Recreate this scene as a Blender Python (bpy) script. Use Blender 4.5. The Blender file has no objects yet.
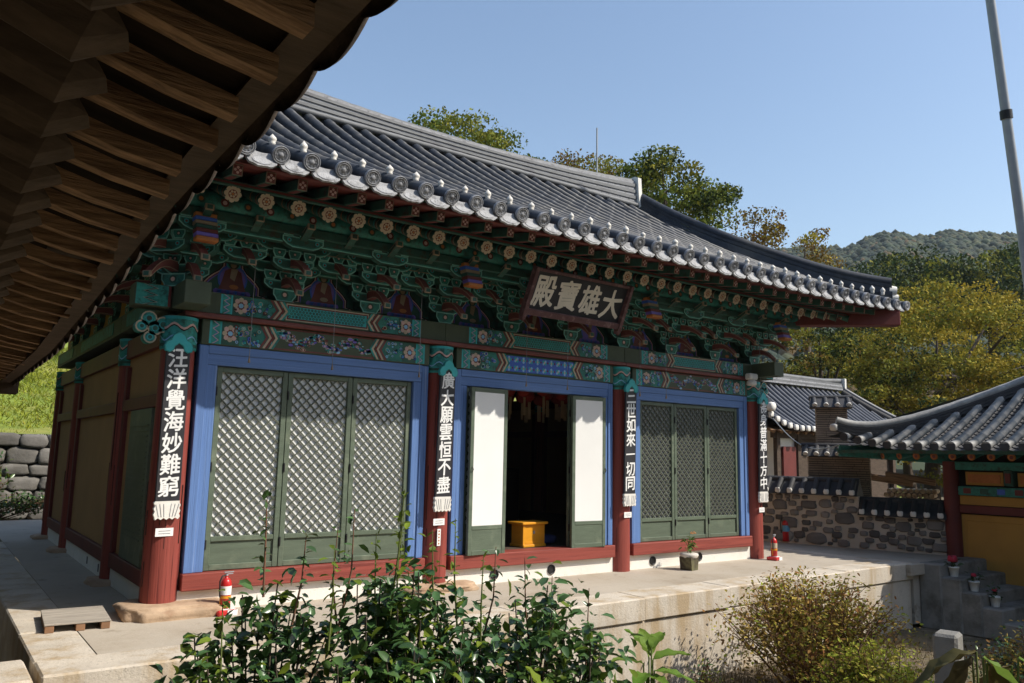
import bpy, bmesh, math, random
import numpy as np
from mathutils import Vector, Matrix, Euler, noise
R = math.radians
random.seed(7)
SC = bpy.context.scene
COL = SC.collection

# ------------------------------------------------------------------ camera
cam = bpy.data.cameras.new('camera')
cam.sensor_width = 36.0
cam.lens = 36.0 * 792.9 / 1024.0
cam.clip_start = 0.05
cam.clip_end = 3000
camo = bpy.data.objects.new('camera', cam)
COL.objects.link(camo)
pitch, yaw, roll = 0.1433, 0.6346, 0.0208
F = Vector((math.sin(yaw) * math.cos(pitch), math.cos(yaw) * math.cos(pitch), math.sin(pitch)))
R0 = Vector((math.cos(yaw), -math.sin(yaw), 0))
U0 = R0.cross(F)
RR = math.cos(roll) * R0 + math.sin(roll) * U0
UU = -math.sin(roll) * R0 + math.cos(roll) * U0
rot = Matrix((RR, UU, -F)).transposed()
camo.matrix_world = Matrix.Translation((-1.952, -8.213, 1.539)) @ rot.to_4x4()
SC.camera = camo

# ------------------------------------------------------------------ light
SUN_AZ, SUN_EL = R(180 - 41), R(44)          # azimuth clockwise from +Y
w = bpy.data.worlds.new('World')
SC.world = w
w.use_nodes = True
nt = w.node_tree
nt.nodes.clear()
sky = nt.nodes.new('ShaderNodeTexSky')
sky.sky_type = 'NISHITA'
sky.sun_disc = False
sky.sun_elevation = SUN_EL
sky.sun_rotation = SUN_AZ
sky.altitude = 100
sky.air_density = 1.25
sky.dust_density = 1.5
sky.ozone_density = 1.6
bg = nt.nodes.new('ShaderNodeBackground')
bg.inputs[1].default_value = 0.15
out = nt.nodes.new('ShaderNodeOutputWorld')
nt.links.new(sky.outputs[0], bg.inputs[0])
nt.links.new(bg.outputs[0], out.inputs[0])
sl = bpy.data.lights.new('sun', 'SUN')
sl.energy = 4.2
sl.angle = R(0.5)
sl.color = (1.0, 0.93, 0.82)
so = bpy.data.objects.new('sun', sl)
COL.objects.link(so)
sd = Vector((math.sin(SUN_AZ) * math.cos(SUN_EL), math.cos(SUN_AZ) * math.cos(SUN_EL), math.sin(SUN_EL)))
so.rotation_euler = sd.to_track_quat('Z', 'Y').to_euler()
so.location = sd * 60
SC.view_settings.view_transform = 'Standard'
SC.view_settings.look = 'None'
SC.view_settings.exposure = 0.33
SC.view_settings.gamma = 1.0
SC.view_settings.use_curve_mapping = False
SC.cycles.max_bounces = 6
SC.cycles.diffuse_bounces = 3
SC.cycles.glossy_bounces = 2
SC.cycles.transmission_bounces = 3
SC.cycles.transparent_max_bounces = 4
SC.cycles.sample_clamp_indirect = 6
SC.cycles.use_denoising = True

# ------------------------------------------------------------------ materials
MATS = {}

def M(name, col, rough=.65, var=.15, sc=4.0, st=(1, 1, 1), bump=0.0, bsc=25.0, bst=None, spec=.4,
      col2=None, thr=.6, soft=.08, sc2=2.0, st2=(1, 1, 1), island=0.0, translucent=0.0, col3=None, thr3=.66, sc3=9.0, st3=(1, 1, 1)):
    """procedural principled surface: noise tinted colour, worn patches (col2, col3), bump, per-island tint"""
    if name in MATS:
        return MATS[name]
    m = bpy.data.materials.new(name)
    m.use_nodes = True
    n, l = m.node_tree.nodes, m.node_tree.links
    bs = n['Principled BSDF']
    bs.inputs['Roughness'].default_value = rough
    bs.inputs['Specular IOR Level'].default_value = spec
    tc = n.new('ShaderNodeTexCoord')
    oi = n.new('ShaderNodeObjectInfo')
    sh = n.new('ShaderNodeVectorMath'); sh.operation = 'MULTIPLY_ADD'
    cb = n.new('ShaderNodeCombineXYZ')
    for i in range(3):
        l.new(oi.outputs['Random'], cb.inputs[i])
    l.new(cb.outputs[0], sh.inputs[0]); sh.inputs[1].default_value = (37, 23, 51)
    l.new(tc.outputs['Object'], sh.inputs[2])

    def nz(scale, stretch, detail=5, rgh=.6):
        mp = n.new('ShaderNodeMapping')
        mp.inputs['Scale'].default_value = stretch
        l.new(sh.outputs[0], mp.inputs[0])
        t = n.new('ShaderNodeTexNoise')
        t.inputs['Scale'].default_value = scale
        t.inputs['Detail'].default_value = detail
        t.inputs['Roughness'].default_value = rgh
        l.new(mp.outputs[0], t.inputs[0])
        return t.outputs[0]

    def mix(fac, a, b):
        x = n.new('ShaderNodeMix'); x.data_type = 'RGBA'
        for s, v in ((x.inputs[0], fac), (x.inputs[6], a), (x.inputs[7], b)):
            if hasattr(v, 'links') or isinstance(v, bpy.types.NodeSocket):
                l.new(v, s)
            elif isinstance(v, (int, float)):
                s.default_value = v
            else:
                s.default_value = (*v[:3], 1)
        return x.outputs[2]

    def ramp(v, lo, hi):
        mr = n.new('ShaderNodeMapRange')
        mr.inputs[1].default_value = lo; mr.inputs[2].default_value = hi
        l.new(v, mr.inputs[0])
        return mr.outputs[0]
    c = mix(ramp(nz(sc, st), .3, .7), [max(0, k * (1 - var)) for k in col], [k * (1 + var) for k in col])
    if col2:
        c = mix(ramp(nz(sc2, st2, 6, .65), thr - soft, thr + soft), c, col2)
    if col3:
        c = mix(ramp(nz(sc3, st3, 6, .7), thr3 - .05, thr3 + .05), c, col3)
    if island:
        g = n.new('ShaderNodeNewGeometry')
        hs = n.new('ShaderNodeHueSaturation')
        mr = n.new('ShaderNodeMapRange'); mr.inputs[3].default_value = 1 - island; mr.inputs[4].default_value = 1 + island
        l.new(g.outputs['Random Per Island'], mr.inputs[0]); l.new(mr.outputs[0], hs.inputs['Value'])
        l.new(c, hs.inputs['Color'])
        c = hs.outputs[0]
    l.new(c, bs.inputs['Base Color'])
    if bump:
        b = n.new('ShaderNodeBump'); b.inputs['Strength'].default_value = bump
        b.inputs['Distance'].default_value = .02
        l.new(nz(bsc, bst or st), b.inputs['Height']); l.new(b.outputs[0], bs.inputs['Normal'])
    if translucent:
        tr = n.new('ShaderNodeBsdfTranslucent'); l.new(c, tr.inputs[0])
        ms = n.new('ShaderNodeMixShader'); ms.inputs[0].default_value = translucent
        l.new(bs.outputs[0], ms.inputs[1]); l.new(tr.outputs[0], ms.inputs[2])
        l.new(ms.outputs[0], n['Material Output'].inputs[0])
    MATS[name] = m
    return m

VZ = (8, 8, .35); VX = (.35, 8, 8); VY = (8, .35, 8)
m_col = M('red_column_paint', (.26, .056, .042), .55, .14, 3, VZ, .25, 9, VZ, .35, col2=(.12, .022, .018), thr=.60, soft=.04, st2=(16, 16, .35), sc2=1.6,
          col3=(.42, .17, .1), thr3=.72, sc3=6, st3=(3, 3, .8))
m_redbeam = M('red_beam_paint', (.26, .058, .043), .6, .14, 3, VX, .2, 9, VX, .3, col2=(.15, .032, .026), thr=.60, st2=(.4, 12, 12), col3=(.45, .2, .13), thr3=.72, sc3=5, st3=(.6, 3, 3))
m_darkred = M('dark_red_paint', (.13, .022, .018), .6, .2, 3)
m_maroon = M('maroon_paint', (.17, .05, .042), .6, .25, 6)
m_blueV = M('blue_frame_vertical', (.115, .21, .45), .55, .12, 3, (14, 14, .25), .25, 7, (14, 14, .25), .3, col2=(.32, .42, .62), thr=.65, soft=.05, sc2=2.2, st2=(18, 18, .3), col3=(.07, .12, .27), thr3=.64, sc3=5, st3=(9, 9, .25))
m_blueH = M('blue_frame_horizontal', (.115, .21, .45), .55, .12, 3, (.25, 14, 14), .25, 7, (.25, 14, 14), .3, col2=(.40, .48, .64), thr=.72, soft=.05, sc2=2.2, st2=(.35, 16, 16))
m_green = M('grey_green_door_paint', (.105, .135, .095), .55, .14, 4, (.8, 2, 4), .12, 14, (.6, 4, 6), .35, col2=(.17, .2, .14), thr=.62, sc2=3)
m_lat = M('grey_green_lattice_paint', (.10, .115, .085), .55, .15, 6, bump=.1)
m_paper = M('white_door_paper', (.80, .80, .78), .8, .03, 2)
m_paperg = M('grey_door_paper', (.60, .62, .61), .8, .05, 2)
m_paperd = M('dark_door_paper', (.26, .26, .245), .8, .12, 2)  # darker tone of the door paper, for the right bay
m_plaster = M('white_plaster', (.78, .755, .69), .85, .06, 2.5, bump=.15, bsc=30, col2=(.62, .57, .48), thr=.68, sc2=3)
m_ochre = M('ochre_plaster', (.40, .225, .085), .85, .08, 2, bump=.1)
m_ochreg = M('ochre_panel', (.44, .23, .045), .8, .1, 2, bump=.1)
m_concrete = M('terrace_cement', (.47, .415, .34), .9, .12, 1.6, bump=.25, bsc=18, col2=(.35, .295, .225), thr=.56, sc2=.8, soft=.1, col3=(.26, .215, .16), thr3=.66, sc3=2.6)
m_granite = M('pale_granite', (.56, .50, .415), .85, .13, 3, bump=.35, bsc=40, col2=(.42, .32, .2), thr=.57, sc2=1.3, st2=(2.5, 2.5, .4), col3=(.27, .24, .2), thr3=.64, sc3=34)
m_fstone = M('foundation_stone', (.46, .33, .22), .9, .22, 4, bump=.7, bsc=9, col2=(.33, .2, .12), thr=.58, sc2=3)
m_tile = M('dark_roof_tile', (.042, .048, .060), .5, .28, 5, bump=.15, bsc=22, spec=.3, col2=(.085, .085, .085), thr=.58, sc2=1.7, island=.22)
m_cap = M('grey_tile_end', (.27, .275, .29), .6, .2, 9, bump=.3, bsc=60, col2=(.1, .1, .11), thr=.6, sc2=12, island=.15)
m_drip = M('pale_drip_tile', (.36, .365, .375), .65, .16, 8, bump=.5, bsc=55, col2=(.14, .14, .14), thr=.6, sc2=12, island=.25)
m_ridge = M('grey_ridge_tile', (.15, .155, .16), .6, .2, 4, (.6, 4, 4), .2, 20, col2=(.10, .10, .11), thr=.6, sc2=3)
m_white = M('white_lime', (.72, .70, .65), .8, .07, 5, bump=.2)
m_bud = M('white_glazed_bud', (.66, .63, .57), .4, .1, 8, col2=(.45, .33, .2), thr=.72, sc2=6)
m_black = M('black_board', (.028, .028, .032), .5, .2, 3)
m_ink = M('white_lettering', (.80, .80, .78), .7, .05, 5)
m_cream = M('cream_paint', (.50, .41, .29), .7, .12, 9)
m_creamd = M('aged_cream_paint', (.30, .225, .15), .7, .15, 9)
m_teal = M('teal_paint', (.035, .30, .265), .6, .25, 9, col2=(.014, .10, .085), thr=.56, sc2=11)
m_teald = M('deep_teal_paint', (.026, .19, .155), .6, .3, 9, col2=(.025, .07, .05), thr=.58, sc2=12)
m_dgreen = M('deep_green_paint', (.024, .092, .068), .6, .3, 7, col2=(.05, .036, .022), thr=.6, sc2=10)
m_olive = M('olive_green_paint', (.065, .085, .05), .65, .15, 5)
m_mint = M('pale_green_outline', (.21, .50, .43), .65, .25, 9)
m_turq = M('turquoise_paint', (.035, .38, .40), .55, .1, 8)
m_pink = M('pale_pink_paint', (.60, .41, .36), .65, .12, 9)
m_blue = M('cobalt_paint', (.05, .13, .52), .6, .15, 8)
m_sky = M('light_blue_paint', (.25, .48, .70), .6, .15, 8)
m_orange = M('orange_paint', (.45, .16, .04), .6, .15, 8)
m_redp = M('vermilion_paint', (.15, .03, .025), .6, .15, 8)
m_redp2 = M('corner_beam_red', (.15, .03, .024), .6, .15, 4)
m_violet = M('violet_paint', (.17, .12, .46), .6, .15, 8)
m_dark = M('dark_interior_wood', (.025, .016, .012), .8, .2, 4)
m_wood = M('bare_brown_wood', (.31, .195, .115), .8, .5, 3.5, (.8, 14, 14), .6, 10, (1, 9, 9), .25, col2=(.12, .065, .035), thr=.57, st2=(.7, 5, 5), sc2=3)
m_woodd = M('aged_dark_wood', (.085, .062, .046), .8, .3, 2.5, (2, 8, 8), .3, 8, spec=.2)
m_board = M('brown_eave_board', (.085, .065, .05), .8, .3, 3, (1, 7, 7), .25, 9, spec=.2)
m_metal = M('grey_metal', (.32, .34, .36), .35, .1, 4)
m_blackm = M('black_rubber', (.015, .015, .016), .5, .2, 6)
m_redm = M('red_enamel', (.5, .02, .02), .3, .08, 5, spec=.5)
m_yellow = M('yellow_lacquer', (.72, .32, .02), .35, .08, 4, (1, 1, 3), spec=.5)

# ------------------------------------------------------------------ mesh builder
class MB:
    def __init__(s):
        s.v, s.f, s.m, s.s, s.mats = [], [], [], [], []
    def mi(s, m):
        if m not in s.mats:
            s.mats.append(m)
        return s.mats.index(m)
    def add(s, vs, fs, m, smooth=False, tr=None):
        o = len(s.v)
        if tr is not None:
            vs = [tuple(tr @ Vector(p)) for p in vs]
        s.v.extend(vs)
        k = s.mi(m)
        for f in fs:
            s.f.append(tuple(i + o for i in f)); s.m.append(k); s.s.append(smooth)
        return s
    def box(s, c, d, m, tr=None, bev=0.0):
        x, y, z = c; a, b, e = d[0] / 2, d[1] / 2, d[2] / 2
        if bev <= 0:
            vs = [(x + i * a, y + j * b, z + k * e) for i in (-1, 1) for j in (-1, 1) for k in (-1, 1)]
            fs = [(0, 1, 3, 2), (4, 6, 7, 5), (0, 4, 5, 1), (2, 3, 7, 6), (0, 2, 6, 4), (1, 5, 7, 3)]
            return s.add(vs, fs, m, False, tr)
        bm = bmesh.new()
        bmesh.ops.create_cube(bm, size=1)
        for v in bm.verts:
            v.co = Vector((x + v.co.x * d[0], y + v.co.y * d[1], z + v.co.z * d[2]))
        bmesh.ops.bevel(bm, geom=bm.edges[:], offset=bev, segments=1, affect='EDGES')
        bm.verts.index_update()
        s.add([tuple(v.co) for v in bm.verts], [tuple(v.index for v in f.verts) for f in bm.faces], m, False, tr)
        bm.free()
        return s
    def tube(s, path, rad, m, n=10, caps=True, smooth=True, tr=None):
        P = [Vector(p) for p in path]
        if not isinstance(rad, (list, tuple)):
            rad = [rad] * len(P)
        vs, fs = [], []
        up = None
        for i, p in enumerate(P):
            d = (P[min(i + 1, len(P) - 1)] - P[max(i - 1, 0)])
            d = d.normalized() if d.length > 1e-9 else Vector((0, 0, 1))
            if up is None:
                up = Vector((0, 0, 1)) if abs(d.z) < .9 else Vector((1, 0, 0))
            a = (up - d * up.dot(d)).normalized(); b = d.cross(a); up = a
            for k in range(n):
                t = 2 * math.pi * k / n
                vs.append(tuple(p + (a * math.cos(t) + b * math.sin(t)) * rad[i]))
        for i in range(len(P) - 1):
            for k in range(n):
                k2 = (k + 1) % n
                fs.append((i * n + k, i * n + k2, (i + 1) * n + k2, (i + 1) * n + k))
        s.add(vs, fs, m, smooth, tr)
        if caps:
            s.add(vs[:n], [tuple(range(n))[::-1]], m, False, tr)
            s.add(vs[-n:], [tuple(range(n))], m, False, tr)
        return s
    def lathe(s, prof, m, n=16, c=(0, 0, 0), smooth=True, tr=None):
        vs, fs = [], []
        for r, z in prof:
            for k in range(n):
                t = 2 * math.pi * k / n
                vs.append((c[0] + r * math.cos(t), c[1] + r * math.sin(t), c[2] + z))
        for i in range(len(prof) - 1):
            for k in range(n):
                k2 = (k + 1) % n
                fs.append((i * n + k, i * n + k2, (i + 1) * n + k2, (i + 1) * n + k))
        s.add(vs, fs, m, smooth, tr)
        if prof[0][0] > 1e-4: s.add(vs[:n], [tuple(range(n))[::-1]], m, False, tr)
        if prof[-1][0] > 1e-4: s.add(vs[-n:], [tuple(range(n))], m, False, tr)
        return s
    def prism(s, poly, t0, t1, m, ax='y', tr=None, ring=None, ringm=None, side=None):
        """poly in the plane across ax, extruded t0..t1; ring = inset factor giving an outlined face"""
        def P(a, b, t):
            return {'y': (a, t, b), 'x': (t, a, b), 'z': (a, b, t)}[ax]
        n = len(poly)
        A = [P(a, b, t0) for a, b in poly]; B = [P(a, b, t1) for a, b in poly]
        s.add(A + B, [(i, (i + 1) % n, n + (i + 1) % n, n + i) for i in range(n)], side or m, False, tr)
        if ring:
            cx = sum(a for a, b in poly) / n; cy = sum(b for a, b in poly) / n
            ins = inset(poly, ring)
            for t in (t0, t1):
                O = [P(a, b, t) for a, b in poly]; I = [P(a, b, t) for a, b in ins]
                s.add(O + I, [(i, (i + 1) % n, n + (i + 1) % n, n + i) for i in range(n)], ringm, False, tr)
                s.add(I, [tuple(range(n))], m, False, tr)
        else:
            s.add(A, [tuple(range(n))], m, False, tr); s.add(B, [tuple(range(n))[::-1]], m, False, tr)
        return s
    def poly(s, pts, m, tr=None):
        return s.add(pts, [tuple(range(len(pts)))], m, False, tr)
    def build(s, name, parent=None, loc=(0, 0, 0), rz=0.0):
        me = bpy.data.meshes.new(name)
        me.from_pydata(s.v, [], s.f)
        for m in s.mats:
            me.materials.append(m)
        if s.f:
            me.polygons.foreach_set('material_index', s.m)
            me.polygons.foreach_set('use_smooth', s.s)
        me.update()
        bm = bmesh.new(); bm.from_mesh(me)
        bmesh.ops.recalc_face_normals(bm, faces=bm.faces[:])
        bm.to_mesh(me); bm.free()
        o = bpy.data.objects.new(name, me)
        COL.objects.link(o)
        o.location = loc; o.rotation_euler = (0, 0, rz)
        if parent:
            o.parent = parent
        return o

def inset(poly, d):
    n = len(poly)
    ar = sum(poly[i][0] * poly[(i + 1) % n][1] - poly[(i + 1) % n][0] * poly[i][1] for i in range(n))
    sg = 1 if ar > 0 else -1
    res = []
    for i in range(n):
        p0, p1, p2 = (Vector(poly[(i + k) % n]) for k in (-1, 0, 1))
        e1 = (p1 - p0).normalized(); e2 = (p2 - p1).normalized()
        n1 = Vector((-e1.y, e1.x)) * sg; n2 = Vector((-e2.y, e2.x)) * sg
        b = n1 + n2
        b = n1 if b.length < .2 else b.normalized() / max(.5, b.normalized().dot(n1))
        res.append(tuple(p1 + b * d))
    return res

def fast(name, V, Fc, mats, parent=None, loc=(0, 0, 0), idx=None, smooth=False):
    """V (n,3) array, Fc (k,q) array -> one mesh object"""
    me = bpy.data.meshes.new(name)
    V = np.asarray(V, dtype=np.float32); Fc = np.asarray(Fc, dtype=np.int32)
    k, q = Fc.shape
    me.vertices.add(len(V)); me.vertices.foreach_set('co', V.ravel())
    me.loops.add(k * q); me.loops.foreach_set('vertex_index', Fc.ravel())
    me.polygons.add(k)
    me.polygons.foreach_set('loop_start', np.arange(0, k * q, q, dtype=np.int32))
    me.polygons.foreach_set('loop_total', np.full(k, q, dtype=np.int32))
    for m in mats: me.materials.append(m)
    if idx is not None: me.polygons.foreach_set('material_index', np.asarray(idx, dtype=np.int32))
    if smooth: me.polygons.foreach_set('use_smooth', np.ones(k, dtype=bool))
    me.update(calc_edges=True); me.validate()
    o = bpy.data.objects.new(name, me); COL.objects.link(o); o.location = loc
    if parent: o.parent = parent
    return o

def tag(o, label=None, cat=None, group=None, kind=None):
    if label: o['label'] = label
    if cat: o['category'] = cat
    if group: o['group'] = group
    if kind: o['kind'] = kind
    return o

def thing(name, label, cat, loc=(0, 0, 0), rz=0.0, group=None):
    o = bpy.data.objects.new(name, None)
    o.empty_display_size = .2
    COL.objects.link(o); o.location = loc; o.rotation_euler = (0, 0, rz)
    return tag(o, label, cat, group)

def dup(o, parent=None, loc=None, rz=None, label=None):
    c = o.copy(); COL.objects.link(c)
    if parent: c.parent = parent
    if loc is not None: c.location = loc
    if rz is not None: c.rotation_euler = (0, 0, rz)
    if label: c['label'] = label
    for ch in list(o.children):
        dup(ch, c)
    return c

def disc(cx, cz, r, n=10, a0=0.0, e=1.0):
    return [(cx + r * math.cos(a0 + 2 * math.pi * k / n), cz + r * e * math.sin(a0 + 2 * math.pi * k / n)) for k in range(n)]

GLYPHS = {}
def glyph(ch, bold=0.0):
    """outline of one written character, as vertices and triangles about 1 unit high, centred"""
    if ch in GLYPHS: return GLYPHS[ch]
    cu = bpy.data.curves.new('lettering', 'FONT')
    cu.body = ch; cu.size = 1.0; cu.offset = bold; cu.align_x = 'CENTER'; cu.resolution_u = 3
    ob = bpy.data.objects.new('lettering', cu)
    COL.objects.link(ob)
    dg = bpy.context.evaluated_depsgraph_get()
    me = bpy.data.meshes.new_from_object(ob.evaluated_get(dg))
    vs = [(v.co.x, v.co.y) for v in me.vertices]
    fs = [tuple(p.vertices) for p in me.polygons]
    COL.objects.unlink(ob); bpy.data.objects.remove(ob); bpy.data.meshes.remove(me)
    xs = [p[0] for p in vs] or [0]; ys = [p[1] for p in vs] or [0]
    cx, cy = (min(xs) + max(xs)) / 2, (min(ys) + max(ys)) / 2
    sw = max(max(xs) - min(xs), .55); sh = max(max(ys) - min(ys), .5)
    vs = [((x - cx) / sw * .95 if sw > .6 else (x - cx), (y - cy) / sh if sh > .6 else (y - cy)) for x, y in vs]
    # a brush hand: strokes rise to the right and swell unevenly
    r2 = []
    for x, y in vs:
        nv = noise.noise_vector(Vector((x * 3.1, y * 3.1, ord(ch) * .37)))
        r2.append((x + nv.x * .035, y + x * .07 + nv.y * .035))
    GLYPHS[ch] = (r2, fs)
    return GLYPHS[ch]

def write(mb, ch, cx, cz, w, h, y, m, tr=None):
    vs, fs = glyph(ch)
    mb.add([(cx + x * w, y, cz + z * h) for x, z in vs], fs, m, False, tr)

# ================================================================== THE HALL
hall = thing('temple_hall', 'large painted wooden temple hall with dark tiled roof, red columns and blue door frames', 'temple', (0, 0, 0))
H = hall
BX = [0, 3, 6, 9]
DEPTH = 7.6
ZS0, ZS1, ZL = .20, .36, 2.58            # sill beam, frame top
ZB0, ZB1, ZU0, ZU1 = 2.58, 2.835, 2.89, 3.11   # lower painted beam, upper painted beam

def zigzag(mb, x0, x1, z0, z1, y, n, wid, m, vert=True):
    """a painted zigzag band; vert = it climbs from z0 to z1 inside x0..x1"""
    L, Rr = [], []
    for i in range(n + 1):
        t = i / n
        if vert:
            x = x0 + (x1 - x0 - wid) * (i % 2); z = z0 + (z1 - z0) * t
            L.append((x, y, z)); Rr.append((x + wid, y, z))
        else:
            z = z0 + (z1 - z0 - wid) * (i % 2); x = x0 + (x1 - x0) * t
            L.append((x, y, z)); Rr.append((x, y, z + wid))
    mb.add(L + Rr, [(i, i + 1, n + 2 + i, n + 1 + i) for i in range(n)], m)

def rect(mb, x0, x1, z0, z1, y, m):
    mb.poly([(x0, y, z0), (x1, y, z0), (x1, y, z1), (x0, y, z1)], m)

def flat(mb, pts, y, m):
    mb.poly([(a, y, b) for a, b in pts], m)

E1 = .0012
def end_motif(mb, x0, x1, z0, z1, y, flip, rnd):
    """painted beam end: wavy band, lotus, coloured clouds, chevrons"""
    W = x1 - x0; h = z1 - z0; zc = (z0 + z1) / 2
    X = (lambda t: x1 - t * W) if flip else (lambda t: x0 + t * W)
    def rc(a, b, c, d, k, m):
        p, q = sorted((X(a), X(b))); rect(mb, p, q, c, d, y - k * E1, m)
    rc(0, 1, z0, z1, 1, m_teald)
    rc(.00, .06, z0, z1, 2, m_olive)
    rc(.06, .09, z0, z1, 2, m_turq)
    rc(.09, .21, z0, z1, 2, m_teal)
    for k, (m, wd) in enumerate(((m_blue, .022), (m_cream, .012))):
        p, q = sorted((X(.10), X(.20)))
        zigzag(mb, p, q, z0, z1, y - (3 + k) * E1, 6, wd, m)
    rc(.21, .235, z0, z1, 2, m_turq)
    rc(.235, .50, z0, z1, 2, m_dgreen)
    cx = X(.36)
    for k in range(8):
        a = math.pi / 4 * k
        flat(mb, disc(cx + .055 * math.cos(a), zc + .062 * math.sin(a), .026, 7), y - 4 * E1, m_pink if k % 2 else m_cream)
    flat(mb, disc(cx, zc, .058, 10), y - 3 * E1, m_redp)
    flat(mb, disc(cx, zc, .026, 8), y - 5 * E1, m_sky)
    for k in range(42):
        t = .24 + .56 * rnd.random(); zz = z0 + h * (.1 + .8 * rnd.random()); r = rnd.uniform(.013, .027)
        m = rnd.choice([m_blue, m_sky, m_turq, m_turq, m_blue, m_redp, m_sky])
        if abs(t - .36) < .075: continue
        flat(mb, disc(X(t), zz, r, 8), y - 3 * E1, m_cream if rnd.random() < .35 else m_dark)
        flat(mb, disc(X(t), zz, r * .78, 8), y - 4 * E1, m)
        flat(mb, disc(X(t), zz, r * .36, 6), y - 5 * E1, rnd.choice([m_cream, m_dark, m_turq]))
    for k, (m, o) in enumerate(((m_maroon, 0), (m_cream, .035), (m_redp, .06), (m_cream, .10), (m_teal, .125))):
        s = -1 if flip else 1
        pts = [(X(.80) + s * o, z0), (X(.90) + s * o, zc), (X(.80) + s * o, z1)]
        wd = .026 * s
        mb.add([(p[0], y - (6 + k) * E1, p[1]) for p in pts] + [(p[0] + wd, y - (6 + k) * E1, p[1]) for p in pts], [(0, 1, 4, 3), (1, 2, 5, 4)], m)
    rc(.985, 1, z0, z1, 3, m_turq)

def cloud_panel(mb, x0, x1, z0, z1, y, rnd, style):
    rect(mb, x0, x1, z0, z1, y - E1, m_dgreen if style else m_maroon)
    b = .016
    rect(mb, x0 + b, x1 - b, z0 + b, z1 - b, y - 2 * E1, m_blue if style else m_olive)
    if style == 0:                      # drifting clouds and a scaly ribbon
        n = int((x1 - x0) / .0085)
        for k in range(n):
            t = k / n; x = x0 + .05 + (x1 - x0 - .1) * t
            z = (z0 + z1) / 2 + .05 * math.sin(t * 17 + 1) + rnd.uniform(-.055, .055)
            r = rnd.uniform(.016, .03); m = rnd.choice([m_teal, m_turq, m_blue, m_sky, m_redp, m_teal, m_violet])
            flat(mb, disc(x, z, r * 1.15, 8, e=.62), y - 3 * E1, m_cream if rnd.random() < .5 else m_dark)
            flat(mb, disc(x, z, r, 8, e=.55), y - 4 * E1, m)
            if rnd.random() < .4: flat(mb, disc(x, z, r * .4, 6), y - 5 * E1, m_pink)
    else:                               # flower lattice
        n = int((x1 - x0) / .11)
        for k in range(n):
            for j in (.27, .73):
                x = x0 + (k + .5) / n * (x1 - x0); z = z0 + j * (z1 - z0)
                for q in range(4):
                    a = math.pi / 2 * q + (.78 if k % 2 else 0)
                    flat(mb, disc(x + .024 * math.cos(a), z + .024 * math.sin(a), .018, 6), y - 3 * E1, m_sky if (k + q) % 2 else m_turq)
                flat(mb, disc(x, z, .014, 6), y - 4 * E1, m_cream)
                flat(mb, disc(x + .055, z, .016, 4), y - 3 * E1, m_redp)

def teal_panel(mb, x0, x1, z0, z1, y):
    rect(mb, x0, x1, z0, z1, y - E1, m_cream)
    rect(mb, x0 + .012, x1 - .012, z0 + .012, z1 - .012, y - 2 * E1, m_redp)
    rect(mb, x0 + .026, x1 - .026, z0 + .026, z1 - .026, y - 3 * E1, m_turq)
    n = int((x1 - x0 - .06) / .038)
    for k in range(n):
        for j in range(4):
            x = x0 + .04 + (k + .5 * (j % 2)) * .038; z = z0 + .045 + j * (z1 - z0 - .09) / 3
            if x > x1 - .04: continue
            flat(mb, disc(x, z, .0155, 6), y - 4 * E1, m_dgreen)
            flat(mb, disc(x, z, .0085, 5), y - 5 * E1, m_teal)

def wavy_cap(mb, cx, cy, r, z0, z1):
    """painted collar round a column head"""
    mb.lathe([(r + .012, z0), (r + .014, z0 + .01), (r + .014, z1 - .01), (r + .012, z1)], m_teal, 28, (cx, cy, 0))
    N = 36
    for (m, zo, wd, k) in ((m_dark, .62, .035, .003), (m_pink, .66, .022, .005), (m_sky, .30, .014, .004), (m_turq, .90, .03, .004), (m_dgreen, .08, .03, .004)):
        h = z1 - z0; rr = r + .014 + k
        vs = []
        for i in range(N + 1):
            a = 2 * math.pi * i / N
            zz = z0 + h * zo + (.026 * math.cos(a * 6) if .2 < zo < .8 else 0)
            vs += [(cx + rr * math.cos(a), cy + rr * math.sin(a), zz), (cx + rr * math.cos(a), cy + rr * math.sin(a), zz + wd)]
        mb.add(vs, [(2 * i, 2 * i + 2, 2 * i + 3, 2 * i + 1) for i in range(N)], m)

# columns --------------------------------------------------------------
def column(x, y, z0, r=.165):
    mb = MB()
    pr = [(r * 1.0, z0), (r * 1.0, z0 + .3), (r * .985, 1.2), (r * .95, 2.35), (r * .93, ZU0 - .06)]
    mb.lathe(pr, m_col, 28, (x, y, 0))
    for k in range(16):              # drying cracks in the timber
        a = random.uniform(0, 6.28); zz = z0 + random.uniform(.05, 1.6); L = random.uniform(.2, .7)
        rr = r * (.995 if zz + L < 1.3 else .975)
        ca, sa = math.cos(a), math.sin(a)
        mb.box((0, 0, 0), (random.uniform(.003, .007), .012, L), m_dark, Matrix.Translation((x + rr * ca, y + rr * sa, zz + L / 2)) @ Matrix.Rotation(a - math.pi / 2, 4, 'Z'))
    o = mb.build('column', H)
    c = MB(); wavy_cap(c, x, y, r * .94, 2.50, ZB1 - .01)
    c.build('painted_collar', o)
    return o

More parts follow.
